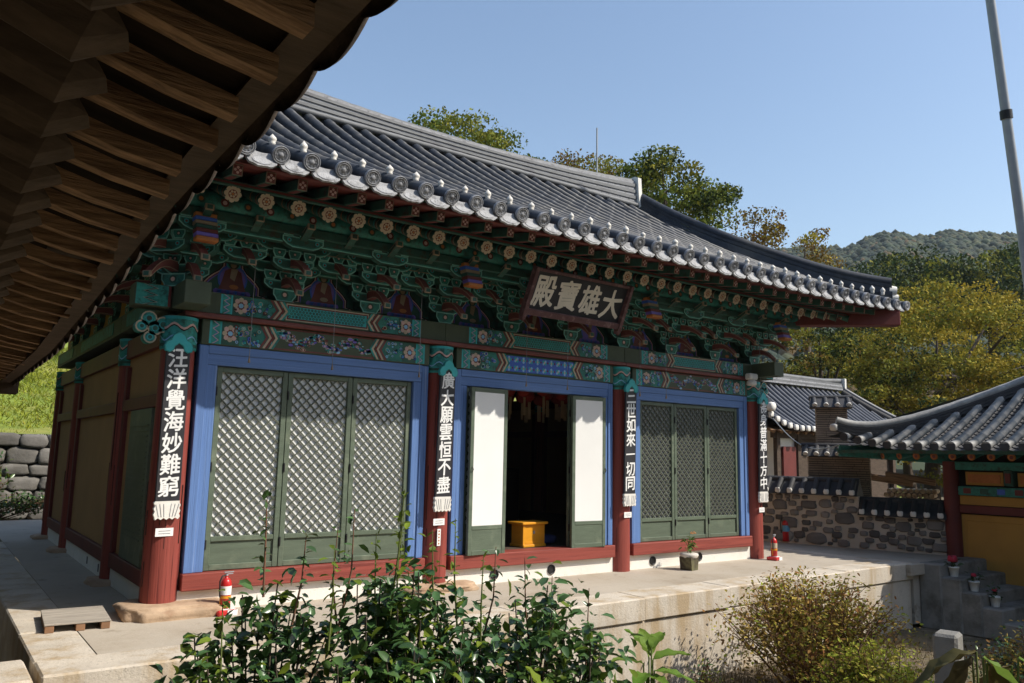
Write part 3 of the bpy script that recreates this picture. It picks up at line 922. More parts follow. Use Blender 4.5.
# descending and corner ridges as one sweep, on both ends
for s in (1, -1):
    X = (lambda x: x) if s > 0 else (lambda x: 9 - x)
    pts = []
    for i in range(31):
        t = i / 30
        if t < .5: y = 2.35 - (2.35 - .55) * t / .5; x = 8.90 + .34 * (t / .5) ** 2
        else:
            q = (t - .5) / .5; y = .55 - 2.05 * q; x = 9.24 + 1.60 * q
        z = rz_(max(y, YE)) + .08 + .10 * max(0, (t - .72) / .28) ** 2
        pts.append((x, y, z))
    hb = MB()
    for lay in range(4):
        wd = .11 - .012 * lay + (.02 if lay % 2 else 0)
        vs = []
        for i, (x, y, z) in enumerate(pts):
            n_ = Vector((pts[min(i + 1, 30)][0] - pts[max(i - 1, 0)][0], pts[min(i + 1, 30)][1] - pts[max(i - 1, 0)][1], 0)).normalized()
            nx, ny = n_.y, -n_.x
            zz = z + lay * .065 - .06
            vs += [(X(x - nx * wd), y - ny * wd, zz), (X(x - nx * wd), y - ny * wd, zz + .06), (X(x + nx * wd), y + ny * wd, zz + .06), (X(x + nx * wd), y + ny * wd, zz)]
        fs = [(4 * i + a, 4 * i + 4 + a, 4 * i + 4 + (a + 1) % 4, 4 * i + (a + 1) % 4) for i in range(30) for a in range(4)] + [(0, 1, 2, 3), (120, 121, 122, 123)]
        hb.add(vs, fs, m_tile)
    hb.tube([(X(x), y, z + .235) for x, y, z in pts], .085, m_tile, 10)
    x, y, z = pts[-1]
    hr = hb.build('hip_ridge', roof)
    e = MB(); e.tube([(X(x - .03), y + .03, z + .10), (X(x + .05), y - .06, z + .09)], [.10, .08], m_white, 10); e.tube([(X(x - .02), y + .02, z - .02), (X(x + .07), y - .07, z - .03)], [.08, .065], m_white, 10)
    e.build('ridge_end', hr)

# left and right side walls, back wall, floor and ceiling of the hall
for cx, s in ((0, -1), (9, 1)):
    ys = [0] + SIDE
    for k in range(3):
        ya, yb = ys[k] + .16, ys[k + 1] - .15; ym, wy = (ya + yb) / 2, yb - ya
        mb = MB(); mb.box((cx, ym, 1.40), (.10, wy, 2.42), m_ochre); mb.build('wall_panel', H)
        mb = MB()
        for z, hh in ((.28, .16), (ZB0 + .1, .22), (2.02, .13)): mb.box((cx + s * .02, ym, z), (.16, wy, hh), m_darkred, bev=.006)
        for yy in (ya + .06, yb - .06): mb.box((cx + s * .02, yy, 1.42), (.15, .12, 2.1), m_darkred, bev=.006)
        mb.build('wall_frame', H)
        mb = MB(); mb.box((cx, ym, .08), (.14, wy, .24), m_plaster)
        bw_ = mb.build('base_wall', H)
        if k == 1 and s < 0:
            for q in (.4, 1.2):
                v = MB(); v.box((cx - .072, ya + q, .1), (.006, .05, .09), m_blackm); v.build('vent_hole', bw_)
        mb = MB(); mb.box((cx + s * .05, ym, (ZU0 + ZU1) / 2), (.22, wy + .3, .22), m_olive, bev=.006)
        mb.box((cx + s * .165, ym, (ZU0 + ZU1) / 2), (.006, wy * .8, .15), m_teald)
        zigz = MB()
        mb.build('upper_beam', H)
        mb = MB(); mb.box((cx, ym, 3.55), (.06, wy + .3, .86), m_ochreg); mb.build('bracket_wall', H)
    if s < 0:
        mb = MB(); mb.box((cx - .075, .95, 1.16), (.04, 1.0, 1.58), m_green, bev=.005)
        for k in range(22): mb.box((cx - .098, .95, .62 + k * .055), (.014, .84, .012), m_green)
        mb.build('side_door', H)
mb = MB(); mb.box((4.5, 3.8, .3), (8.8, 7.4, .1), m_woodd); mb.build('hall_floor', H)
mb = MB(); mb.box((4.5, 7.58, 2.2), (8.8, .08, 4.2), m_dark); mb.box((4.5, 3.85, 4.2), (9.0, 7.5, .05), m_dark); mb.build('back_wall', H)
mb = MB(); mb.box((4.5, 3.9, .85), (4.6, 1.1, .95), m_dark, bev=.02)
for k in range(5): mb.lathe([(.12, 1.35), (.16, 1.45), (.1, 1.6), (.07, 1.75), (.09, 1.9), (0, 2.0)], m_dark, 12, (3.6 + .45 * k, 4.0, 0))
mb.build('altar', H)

# ================================================================== GROUND, TERRACE, HILLS
m_soil = M('dry_soil', (.15, .115, .075), .95, .25, 3, bump=.6, bsc=9, col2=(.15, .13, .06), thr=.55, sc2=1.2, col3=(.33, .26, .17), thr3=.62, sc3=6)
m_grass = M('grass_turf', (.17, .22, .035), .9, .3, 1.3, bump=.8, bsc=14, col2=(.26, .26, .06), thr=.55, sc2=.7)
m_hillsoil = M('wooded_slope', (.045, .06, .025), .95, .3, .05)
def terrain(name, x0, x1, y0, y1, n, m, fn, kind='structure'):
    xs = np.linspace(x0, x1, n[0]); ys = np.linspace(y0, y1, n[1])
    V = [(x, y, fn(x, y)) for y in ys for x in xs]
    nx = n[0]
    Fc = [(j * nx + i, j * nx + i + 1, (j + 1) * nx + i + 1, (j + 1) * nx + i) for j in range(n[1] - 1) for i in range(nx - 1)]
    o = fast(name, V, Fc, [m], smooth=True)
    return tag(o, kind=kind)
def ground_z(x, y):
    return -1.0 + .05 * noise.noise(Vector((x * .6, y * .6, 0))) - (.0 if y < 8 else 0)
g = MB(); g.add([(-700, -700, -1.06), (700, -700, -1.06), (700, 700, -1.06), (-700, 700, -1.06)], [(0, 1, 2, 3)], m_soil)
tag(g.build('ground'), kind='structure')
terrain('ground_near', -12, 26, -14, 2, (120, 60), m_soil, lambda x, y: -1.0 + .06 * noise.noise(Vector((x * .8, y * .8, 0))) + .03 * noise.noise(Vector((x * 3, y * 3, 2))))

def front_y(x): return -1.86 + (x + 1.14) * (.21 / 11.9)
t = MB()
XL, XR = -1.14, 10.78
t.add([(XL + .42, front_y(XL) + .44, 0), (XR - .3, front_y(XR) + .42, 0), (XR - .3, -1.0, 0), (XR - .3, 2.5, -.005), (12.6, 1.2, -.005), (12.6, 11.5, -.005), (XL + .42, 11.5, 0)], [(0, 1, 2, 3, 4, 5, 6)], m_concrete)
tag(t.build('terrace_floor'), kind='structure')
t = MB(); t.box(((XR + 12.7) / 2 - .12, .45, -.09), (12.9 - XR, 4.4, .16), m_concrete); t.box((11.9, -.4, -.55), (2.2, 2.5, .75), m_concrete)
tag(t.build('terrace_path'), kind='structure')
rnd = random.Random(21)
k_ = MB()
x = XL
while x < XR - .1:                                     # coping stones along the front
    L = min(rnd.uniform(1.1, 1.9), XR - x)
    if XR - x - L < .5: L = XR - x
    ym = front_y(x + L / 2)
    k_.box((x + L / 2, ym + .23, -.12 + rnd.uniform(-.004, .004)), (L - .006, .46, .25), m_granite, bev=.014)
    x += L
y = front_y(XL) + .47
while y < 7:
    L = rnd.uniform(.9, 1.5); k_.box((XL + .21, y + L / 2, -.12 + rnd.uniform(-.004, .004)), (.42, L - .006, .25), m_granite, bev=.012); y += L
y = front_y(XR) + .47
for L in (1.2, 1.3, 1.2): k_.box((XR - .15, y + L / 2, -.125), (.30, L - .008, .24), m_granite, bev=.012); y += L
x = XL + .02
while x < XR - .1:                                     # facing stones below
    L = min(rnd.uniform(1.3, 2.6), XR - .03 - x)
    if XR - x - L < .6: L = XR - .03 - x
    k_.box((x + L / 2, front_y(x + L / 2) + .24, -.70), (L - .008, .42, .90), m_granite, bev=.012)
    x += L
for a, b in ((front_y(XL) + .46, 3.0), (3.0, 7.0)): k_.box((XL + .22, (a + b) / 2, -.72), (.38, b - a - .01, .92), m_granite, bev=.012)
for a, b in ((front_y(XR) + .46, .6), (.6, 2.2)): k_.box((XR - .2, (a + b) / 2, -.72), (.36, b - a - .01, .92), m_granite, bev=.012)
k_.box((-1.86, -1.52, -.145), (1.36, .66, .27), m_granite, bev=.02)      # slab that bridges to the next terrace
k_.box((-1.86, -1.52, -.65), (1.3, .6, .72), m_granite, bev=.02)
tag(k_.build('terrace_wall'), kind='structure')

# grassy bank and its stone retaining wall behind the hall
terrain('grass_bank', -40, 45, 13.75, 60, (60, 40), m_grass, lambda x, y: 1.78 + max(0, y - 14.2) * .36 + .12 * noise.noise(Vector((x * .5, y * .5, 1))) - max(0, x - 6) * .06)
m_wallstone = M('grey_wall_stone', (.17, .16, .145), .9, .25, 2.2, bump=.8, bsc=9, col2=(.14, .13, .11), thr=.57, sc2=1.5, island=.22)
rw = thing('retaining_wall', 'grey coursed stone retaining wall below the sunlit grass bank', 'stone wall', (0, 13.6, 0))
b = MB(); b.box((0, .2, .8), (50, .3, 1.9), M('dark_joint', (.06, .055, .045), .95)); b.build('wall_core', rw)
b = MB(); rnd = random.Random(8); z = -.15
while z < 1.75:
    h_ = rnd.uniform(.26, .40); x = -16.0
    while x < 14:
        L = rnd.uniform(.35, .85)
        if -5 < x < 5: rock(b, (x + L / 2, rnd.uniform(-.04, .04), z + h_ / 2 + rnd.uniform(-.02, .02)), (L * 1.02, .26, h_ * rnd.uniform(.95, 1.06)), m_wallstone, rnd.random() * 50, 3, .13)
        else: b.box((x + L / 2, .0 + rnd.uniform(-.03, .03), z + h_ / 2), (L - .025, .22, h_ - .025), m_wallstone, bev=.035)
        x += L
    z += h_
b.build('stone_facing', rw)

# ================================================================== SMALL THINGS ON THE HALL
TXT = ['汪洋覺海妙難窮', '廣大願雲恒不盡', '三世如來一切同', '佛身普滿十方中']
LBL = ['black couplet board with white brush characters on the largest, leftmost front column',
       'black couplet board with white brush characters on the column left of the open doorway',
       'black couplet board with white brush characters on the column right of the open doorway',
       'black couplet board with white brush characters on the far right corner column']
for i, x in enumerate(BX):
    bw = .225; lean = R(2.0)
    root = thing('couplet_board', LBL[i], 'sign board', (x + (-.035 if i == 0 else -.02 if i == 1 else .01), -.205, .88), 0, 'couplet boards on the front columns')
    root.rotation_euler = (R(1.2), R(-.8) if i == 0 else 0, R(6) if i < 2 else R(3))
    mb = MB(); mb.box((0, 0, .92), (bw, .028, 1.50), m_black, bev=.005); mb.build('board', root)
    c = MB(); s = .88
    tp = [(-.135, 1.60), (-.125, 1.555), (-.085, 1.54), (-.05, 1.56), (-.04, 1.60), (0, 1.63), (.04, 1.60), (.05, 1.56), (.085, 1.54), (.125, 1.555), (.135, 1.60), (.11, 1.65), (.075, 1.665), (.055, 1.71), (0, 1.745), (-.055, 1.71), (-.075, 1.665), (-.11, 1.65)]
    c.prism([(a, b + .03) for a, b in tp], -.026, .012, m_turq, 'y', ring=.008, ringm=m_teal)
    c.build('top_ornament', root)
    c = MB(); N = 20
    bt = [(-.112, .175)]
    for k in range(6): bt += [(-.122 + .012 * (k % 2), .16 - k * .026)]
    for k in range(9): bt += [(-.104 + .026 * k, .004 + .018 * (k % 2))]
    for k in range(6): bt += [(.122 - .012 * (k % 2), .03 + k * .026)]
    bt += [(.112, .175)]
    c.prism(bt, -.022, .012, m_white, 'y')
    for k in range(-3, 4):
        if k: c.box((k * .03, -.0235, .09), (.006, .003, .12), m_cap, Matrix.Translation((k * .03, 0, .09)) @ Matrix.Rotation(R(k * 5), 4, 'Y') @ Matrix.Translation((-k * .03, 0, -.09)))
    c.build('bottom_ornament', root)
    c = MB()
    for k, ch in enumerate(TXT[i]):
        c = MB()
        for q, (dx, dz) in enumerate(((0, 0), (.0042, .002), (-.0042, -.002), (.0015, .004), (-.0015, -.004), (.003, -.003), (-.003, .003))):
            write(c, ch, dx, 1.525 - k * .202 + dz, (.185), .185 if ch != '一' else .13, -.0165 - q * .0003, m_ink)
        c.build('character', root)
    n_ = MB(); n_.box((0, 0, 0), (.165, .006, .075), m_ink)
    for k in range(2): n_.box((0, -.0045, .012 - k * .024), (.11, .001, .006), m_cap)
    o = n_.build('notice_plate', None, (x + (-.03 if i < 2 else .02), -.172, .765 - (.0 if i else -.0)), R(8))
    tag(o, 'small white notice plate below the couplet board on ' + ['the leftmost front column', 'the column left of the doorway', 'the column right of the doorway', 'the far right corner column'][i], 'notice', 'white notice plates on the columns')
n_ = MB(); n_.box((0, 0, 0), (.05, .006, .19), m_ink)
for k in range(5): n_.box((0, -.0045, .07 - k * .035), (.018, .001, .018), m_orange)
tag(n_.build('name_strip', None, (2.975, -.172, .59), R(8)), 'narrow upright paper strip under the notice plate left of the doorway', 'notice')

# name plaque under the eave
T = Matrix.Translation((4.47, -.90, 3.50)) @ Matrix.Rotation(R(25), 4, 'X')
m_letter = M('ivory_lettering', (.72, .66, .55), .7, .06, 5)
pq = thing('name_plaque', 'black name plaque with four large white characters hanging under the eave above the doorway', 'sign board', (4.44, -.90, 3.505))
pq.rotation_euler = (R(25), R(.5), 0)
W2, H2 = .745, .235
mb = MB(); mb.box((0, 0, 0), (2 * W2 + .04, .03, 2 * H2 + .02), m_black); mb.build('board', pq)
m_plfr = M('dull_rose_frame', (.10, .045, .045), .6, .2, 8, col2=(.2, .12, .115), thr=.6, sc2=14)
mb = MB()
mb.box((0, -.02, H2 + .02), (2 * W2 + .06, .05, .04), m_plfr, bev=.006)
mb.box((0, -.03, -H2 - .035), (2 * W2 + .1, .07, .075), m_plfr, bev=.006)
for s in (-1, 1):
    mb.prism([(s * (W2 + .005), H2 + .04), (s * (W2 + .05), H2 + .05), (s * (W2 + .06), -H2 - .10), (s * (W2 + .035), -H2 - .15), (s * (W2 + .005), -H2 - .10)], -.075, .012, m_plfr, 'y')
mb.build('frame', pq)
c = MB()
for k, ch in enumerate('殿寶雄大'):
    c = MB()
    for q, (dx, dz) in enumerate(((0, 0), (.009, .004), (-.009, -.004), (.004, .009), (-.004, -.009), (.007, -.007), (-.007, .007))):
        write(c, ch, -.55 + k * .367 + dx, .0 + dz, .325, .37, -.0175 - q * .0003, m_letter)
    c.build('character', pq)

# lifting hooks for the doors hang on thin rods from the eave
for x in (.53, 1.39, 2.42, 3.92, 4.58, 5.88, 6.40, 8.55):
    mb = MB(); x += (x + 1.95) * .035
    mb = MB(); mb.tube([(x, -.28, 3.72), (x, -.28, 2.47)], .0035, m_cap, 5)
    mb.lathe([(.003, .07), (.006, .05), (.013, .01), (.012, 0), (0, 0)], m_creamd, 8, (x, -.28, 2.41)); mb.build('lifting_hook', H)

# flood lamp by the right corner column
fl = thing('flood_lamp', 'small white flood lamp fixed under the eave at the right corner column', 'lamp', (8.70, -.27, 2.86))
mb = MB(); mb.box((0, 0, .02), (.20, .12, .10), m_white, bev=.02); mb.build('housing', fl)
mb = MB(); mb.lathe([(.02, 0), (.075, -.03), (.08, -.09), (.07, -.10), (0, -.095)], m_white, 14, (0, 0, -.02)); mb.build('lamp_head', fl)

# offering box and cushion just inside the open door
ob = thing('offering_box', 'bright yellow wooden offering box standing in the open doorway', 'box', (4.72, .40, .35), R(4)); ob.scale = (.86, .86, .95)
mb = MB(); mb.box((0, 0, .02), (.47, .33, .04), m_yellow, bev=.008); mb.box((0, 0, .17), (.45, .27, .28), m_yellow, bev=.006)
for s in (-1, 1): mb.box((s * .20, -.137, .17), (.05, .01, .27), m_yellow, bev=.003)
mb.box((0, -.137, .29), (.35, .01, .03), m_yellow); mb.box((0, -.137, .06), (.35, .01, .03), m_yellow); mb.build('body', ob)
mb = MB(); mb.box((0, 0, .325), (.53, .36, .035), m_yellow, bev=.008); mb.box((0, 0, .344), (.22, .03, .004), m_blackm); mb.build('lid', ob)
mb = MB(); mb.box((0, -.140, .2), (.03, .012, .04), m_metal); mb.build('lock', ob)
mb = MB(); rock(mb, (0, 0, .06), (.5, .5, .13), M('blue_cushion_cloth', (.03, .04, .12), .9), 2, 3, .05)
tag(mb.build('floor_cushion', None, (5.05, .65, .35)), 'dark blue floor cushion beside the yellow offering box', 'cushion')
m_lant = M('red_lantern_paper', (.35, .04, .03), .7, .2, 6); m_tagp = M('cream_tag_paper', (.55, .42, .25), .8, .15, 6)
rnd = random.Random(4)
lp = MB(); lp.lathe([(.02, .16), (.08, .13), (.10, .07), (.08, .01), (.03, -.02)], m_lant, 10); lp.tube([(0, 0, .16), (0, 0, 1.6)], .003, m_dark, 4)
lo = lp.build('paper_lantern'); tg = MB(); tg.box((0, -.02, -.16), (.06, .004, .26), m_tagp); tg.build('paper_tag', lo)
tag(lo, 'red paper lantern with a cream name tag hanging inside the hall doorway', 'lantern', 'lanterns hanging inside the hall')
first = True
for j in range(4):
    for k in range(9):
        p = (3.9 + k * .36 + .12 * (j % 2), .9 + j * .5, 2.42 + rnd.uniform(-.04, .04))
        if first: lo.location = p; first = False
        else: dup(lo, None, p, rnd.uniform(-.5, .5))

# fire extinguishers ---------------------------------------------------------
def extinguisher(name, label, loc, rz, stand, band):
    e = thing(name, label, 'fire extinguisher', loc, rz, 'fire extinguishers by the hall'); e.scale = (.66,) * 3 if stand else (.98,) * 3
    b = MB(); z0 = .09 if stand else .02
    b.lathe([(.06, z0), (.075, z0 + .01), (.075, z0 + .33), (.068, z0 + .375), (.045, z0 + .41), (.022, z0 + .425), (.022, z0 + .45)], m_redm, 20); b.build('cylinder', e)
    b = MB(); b.lathe([(.0765, z0 + .19), (.0765, z0 + .31)], band, 20); b.build('label_band', e)
    if stand:
        b = MB(); b.lathe([(.0775, z0 + .14), (.0775, z0 + .175)], m_yellow, 20); b.tube([(-.076, 0, z0 + .02), (-.078, 0, z0 + .16)], .008, m_yellow, 6); b.build('strap', e)
        b = MB(); b.box((0, 0, .04), (.30, .26, .08), m_redm, bev=.02); b.build('stand', e)
        b = MB(); b.box((.06, -.132, .04), (.15, .01, .075), m_ink); b.box((.02, 0, .083), (.2, .2, .012), m_ink); b.build('stand_plate', e)
    b = MB(); b.tube([(0, 0, z0 + .45), (0, 0, z0 + .48)], .02, m_metal, 8); b.box((.03, 0, z0 + .50), (.14, .025, .012), m_metal); b.box((.035, 0, z0 + .475), (.11, .022, .010), m_metal); b.build('handle', e)
    b = MB(); b.tube([(-.02, 0, z0 + .46), (-.07, -.01, z0 + .45), (-.105, -.02, z0 + .38), (-.10, -.02, z0 + .25), (-.092, -.02, z0 + .16)], .011, m_blackm, 8); b.build('hose', e)
    return e
m_lblue = M('light_blue_label', (.12, .33, .5), .5, .1, 8)
extinguisher('fire_extinguisher', 'red fire extinguisher with white band on the ground beside the leftmost front column', (.52, -.36, .0), R(8), True, m_ink)
extinguisher('fire_extinguisher', 'red fire extinguisher with cream band on its stand at the right corner column', (9.05, -.36, 0), R(10), True, m_cream)
extinguisher('fire_extinguisher', 'red fire extinguisher with blue label standing against the shaded stone wall', (11.66, 1.22, 0.0), R(-50), False, m_lblue)

# pot plant by the base wall
m_leafg = M('fresh_leaf', (.10, .17, .03), .5, .2, 3, island=.3, translucent=.3)
def leaf_arr(n, rng, pos, nrm_up=.5, L=(.05, .08), Wd=.45, fold=.25, droop=.0):
    """n leaves as folded 6-vertex blades at positions pos (n,3); returns V, F"""
    d = rng.normal(size=(n, 3)); d[:, 2] = d[:, 2] * .6 - droop
    d /= np.linalg.norm(d, axis=1, keepdims=True)
    up = rng.normal(size=(n, 3)) * .55 + np.array([0, 0, nrm_up * 2])
    sd_ = np.cross(d, up); sd_ /= np.linalg.norm(sd_, axis=1, keepdims=True) + 1e-9
    nn = np.cross(sd_, d)
    ln = rng.uniform(L[0], L[1], (n, 1)); wd = ln * Wd
    p0 = pos; p3 = pos + d * ln - nn * ln * .10
    a1 = pos + d * ln * .28 + sd_ * wd * .5 + nn * wd * fold; b1 = pos + d * ln * .28 - sd_ * wd * .5 + nn * wd * fold
    a2 = pos + d * ln * .68 + sd_ * wd * .42 + nn * wd * fold * .8; b2 = pos + d * ln * .68 - sd_ * wd * .42 + nn * wd * fold * .8
    mid1 = pos + d * ln * .5
    V = np.stack([p0, a1, a2, p3, b2, b1, mid1], 1).reshape(-1, 3)
    f = np.array([[0, 1, 6], [1, 2, 6], [2, 3, 6], [3, 4, 6], [4, 5, 6], [5, 0, 6]])
    Fc = (np.arange(n)[:, None, None] * 7 + f[None]).reshape(-1, 3)
    return V, Fc
rng = np.random.default_rng(5)
pp = thing('potted_plant', 'small orchid-like plant in a mossy square pot beside the base wall', 'plant pot', (6.95, -.45, 0), R(12)); pp.scale = (.84,) * 3
b = MB(); b.prism([(-.10, 0), (.10, 0), (.135, .22), (-.135, .22)], -.11, .11, M('mossy_pot', (.13, .12, .06), .85, .4, 9, col2=(.06, .045, .03), thr=.5, sc2=7), 'y'); b.build('pot', pp)
b = MB(); b.lathe([(.13, .2), (.16, .24), (.15, .27), (.10, .28), (0, .27)], M('white_moss', (.6, .56, .5), .9, .15, 12), 12); b.build('pot_lining', pp)
b = MB()
for k in range(6): b.tube([(rnd.uniform(-.05, .05), rnd.uniform(-.05, .05), .25), (rnd.uniform(-.1, .1), rnd.uniform(-.08, .08), .50)], .006, m_leafg, 5)
b.build('stem', pp)
V, Fc = leaf_arr(26, rng, rng.uniform((-.1, -.08, .36), (.1, .08, .52), (26, 3)), L=(.08, .15), Wd=.3)
fast('foliage', V, Fc, [m_leafg], pp)
b = MB()
for k in range(7): b.lathe([(0, -.012), (.014, 0), (0, .012)], M('orange_petal', (.6, .25, .08), .6), 6, (.03 + k * .028, -.02, .60 + .015 * math.sin(k * 2)))
b.tube([(0, 0, .4), (.02, 0, .59), (.22, -.02, .62)], .003, m_leafg, 4); b.build('flower_spray', pp)

# wooden pallet beside the left column
pl = thing('wooden_pallet', 'low weathered wooden pallet lying at the left end of the terrace', 'pallet', (-.70, -.10, 0), R(-4))
m_pal = M('grey_weathered_wood', (.36, .32, .27), .85, .2, 3, (1, 8, 8), .3, 9, (1, 8, 8))
m_pals = M('brown_plank_edge', (.24, .13, .07), .85, .25, 3)
b = MB()
for k in range(6): b.box((0, -.30 + k * .12, .095), (.50, .112, .02), m_pal, bev=.003)
b.build('deck_boards', pl); pl.scale = (1, 1, .72)
for k in (-.21, 0.02, .21):
    b = MB(); b.box((k, 0, .043), (.07, .70, .082), m_pals, bev=.004); b.build('runner', pl)

# ================================================================== GARDEN WALL, STEPS, GATE HOUSE
m_mortar = M('lime_mortar', (.52, .45, .36), .95, .12, 3, bump=.4, bsc=20)
m_cobble = M('brown_cobble', (.15, .135, .12), .8, .3, 3, bump=.3, bsc=12, island=.5)
m_wcap = M('dark_wall_tile', (.045, .045, .048), .7, .25, 5, bump=.2)
Aw, Bw = Vector((11.25, 2.37, 0)), Vector((12.5, -1.42, 0))
dw = (Bw - Aw); LW = dw.length; angw = math.atan2(dw.y, dw.x)
gw = thing('garden_wall', 'low stone and mortar wall with a stepped dark tile coping, in shade right of the hall', 'stone wall', Aw, angw)
split = 2.56
for (u0, u1, zt) in ((-1.2, split, .93), (split, LW, .60)):
    b = MB(); b.box(((u0 + u1) / 2, .17, zt / 2 - .05), (u1 - u0, .30, zt + .1), m_mortar); wb = b.build('wall_body', gw)
    b = MB(); rnd = random.Random(int(u1 * 10)); z = .05
    placed = []
    tries = 0
    while tries < 2600:
        tries += 1
        r = rnd.uniform(.05, .14) if tries < 900 else rnd.uniform(.035, .08)
        x = rnd.uniform(u0 + r, u1 - r); zz = rnd.uniform(.02 + r * .6, zt - r * .75)
        e = rnd.uniform(1.0, 1.5)
        if all(((x - q[0]) / ((r * e + q[2] * q[3]) * 1.04)) ** 2 + ((zz - q[1]) / ((r * .8 + q[2] * .8) * 1.08)) ** 2 > 1 for q in placed):
            placed.append((x, zz, r, e))
            rock(b, (x, .022, zz), (r * 2 * e, .085, r * 1.6), m_cobble, tries, 3, .22)
    b.build('cobble_facing', wb)
    cp = MB(); cp.prism([(-.12, zt), (.46, zt), (.42, zt + .06), (.20, zt + .27), (.14, zt + .27), (-.08, zt + .06)], u0, u1, m_wcap, 'x')
    cp.tube([(u0, .17, zt + .27), (u1, .17, zt + .27)], .06, m_wcap, 8)
    n_ = int((u1 - u0) / .235)
    for k in range(n_ + 1):
        u = u0 + .08 + k * (u1 - u0 - .16) / n_
        cp.tube([(u, -.13, zt + .075), (u, .12, zt + .28)], .05, m_wcap, 8)
    co = cp.build('tile_coping', gw)
    for k in range(n_ + 1):
        u = u0 + .08 + k * (u1 - u0 - .16) / n_
        c = MB(); rock(c, (u, -.14, zt + .068), (.10, .05, .10), m_white, k, 2, .12); c.build('lime_plug', co)
st = thing('stone_steps', 'worn dark stone steps going down beside the terrace end in shade', 'steps', (11.15, -1.66, 0))
m_step = M('dark_worn_granite', (.24, .225, .20), .9, .25, 3, bump=.5, bsc=14, col2=(.13, .12, .10), thr=.55, sc2=2)
for k in range(5):
    b = MB(); b.box((.70 + .02 * k, -.16 - .28 * k, -.50 - .0925 * k), (1.74, .34, 1.0 - .185 * k), m_step, bev=.02); b.build('step', st)
for q in ():
    b = MB(); b.box((q[0], q[1], q[2]), (q[3], q[4], .38), m_step, bev=.03); b.build('side_stone', st)
m_flow = M('crimson_petal', (.42, .02, .05), .6)
for k, (y, z) in enumerate(((-2.06, -.184), (-2.34, -.369), (-2.62, -.554))):
    f = thing('flower_pot', ['white flower pot with a bright red bloom on the top shaded step', 'white flower pot on the middle shaded step', 'white flower pot on the lowest shaded step'][k], 'flower pot', (11.27 + .02 * k, y, z + .0), 0, 'white flower pots on the steps')
    b = MB(); b.lathe([(.055, 0), (.075, .13), (.08, .13), (.08, .15), (.07, .15), (.06, .12)], m_white, 14); b.build('pot', f)
    V, Fc = leaf_arr(30, rng, rng.normal(0, .045, (30, 3)) + np.array([0, 0, .2]), L=(.05, .09)); fast('foliage', V, Fc, [M('dull_leaf', (.04, .07, .02), .6, island=.3)], f)
    if k == 0:
        b = MB(); rock(b, (-.03, 0, .27), (.13, .12, .1), m_flow, 1, 2, .3); b.build('bloom', f)
    else:
        b = MB(); rock(b, (.0, 0, .24), (.07, .06, .05), m_flow, k, 2, .3); b.build('bloom', f)

# gate house on the right
m_gtile = M('weathered_grey_tile', (.29, .285, .27), .6, .25, 4, bump=.25, bsc=20, col2=(.42, .41, .385), thr=.55, sc2=2.2)
gh = thing('gate_house', 'small gate house with grey tiled roof, green eaves and ochre wall at right edge', 'gate house', (12.6, -1.5, 0))
O = Vector((12.6, -1.5, 0))
def L3(x, y, z): return (x - O.x, y - O.y, z)
for y in (-1.50, -4.2, -6.9):
    b = MB(); b.lathe([(.13, -.9), (.13, 1.0), (.12, 1.6)], m_darkred, 18, L3(12.56, y, 0)); b.build('column', gh)
for ya, yb in ((-1.63, -4.07), (-4.33, -6.77)):
    ym, wy = (ya + yb) / 2, ya - yb
    b = MB(); b.box(L3(12.62, ym, -.15), (.08, wy, 1.72), m_ochreg); b.box(L3(12.585, ym, -.12), (.03, wy - .16, 1.46), m_ochreg, bev=.01); b.build('wall_panel', gh)
    b = MB(); b.box(L3(12.60, ym, .80), (.16, wy, .13), m_darkred, bev=.005); b.build('rail', gh)
    b = MB(); b.box(L3(12.60, ym, -.98), (.2, wy, .2), m_darkred); b.build('sill_beam', gh)
    b = MB(); b.box(L3(12.61, ym, .95), (.1, wy, .15), m_ochreg); b.box(L3(12.575, ym, .95), (.02, wy - .1, .09), m_orange); b.build('frieze_panel', gh)
    b = MB(); b.box(L3(12.59, ym, 1.11), (.17, wy, .15), m_teald, bev=.005)
    for k in range(9): b.box(L3(12.503, ya - .15 - k * (wy - .3) / 8, 1.11), (.006, .12, .09), (m_redp, m_dgreen, m_blue)[k % 3])
    b.build('painted_beam', gh)
    n_ = 3
    for k in range(n_):
        yc = ya - (k + .5) * wy / n_
        b = MB(); b.box(L3(12.61, yc, 1.32), (.08, wy / n_ - .22, .22), m_ochreg); b.box(L3(12.57, yc, 1.32), (.02, wy / n_ - .30, .14), m_orange); b.build('upper_panel', gh)
        b = MB(); b.box(L3(12.58, yc - wy / n_ / 2, 1.34), (.2, .14, .26), m_dgreen, bev=.01); b.box(L3(12.47, yc - wy / n_ / 2, 1.34), (.02, .08, .16), m_redp); b.build('bracket', gh)
    b = MB(); b.box(L3(12.59, ym, 1.53), (.18, wy + .3, .14), m_teald, bev=.005); b.build('painted_beam', gh)
b = MB(); b.box(L3(12.80, -4.2, .6), (.08, 5.6, 3.1), m_dark); b.build('back_wall', gh)
XG = 11.48                                            # eave line
def gz(x, y):
    lift = .22 * max(0, (y + 1.5) / 1.5) ** 2 if y > -1.5 else 0
    q = max(0, x - XG)
    return 1.80 + lift * max(0, 1 - q / 1.4) + .345 * q + .06 * q * q
def gxtop(y):                                         # hip line climbs away from the corner at 45 degrees
    return min(14.0, XG + .10 + (-.07 - y) * .98)
YG = [-.20 - .265 * k for k in range(27)]
bed = MB()
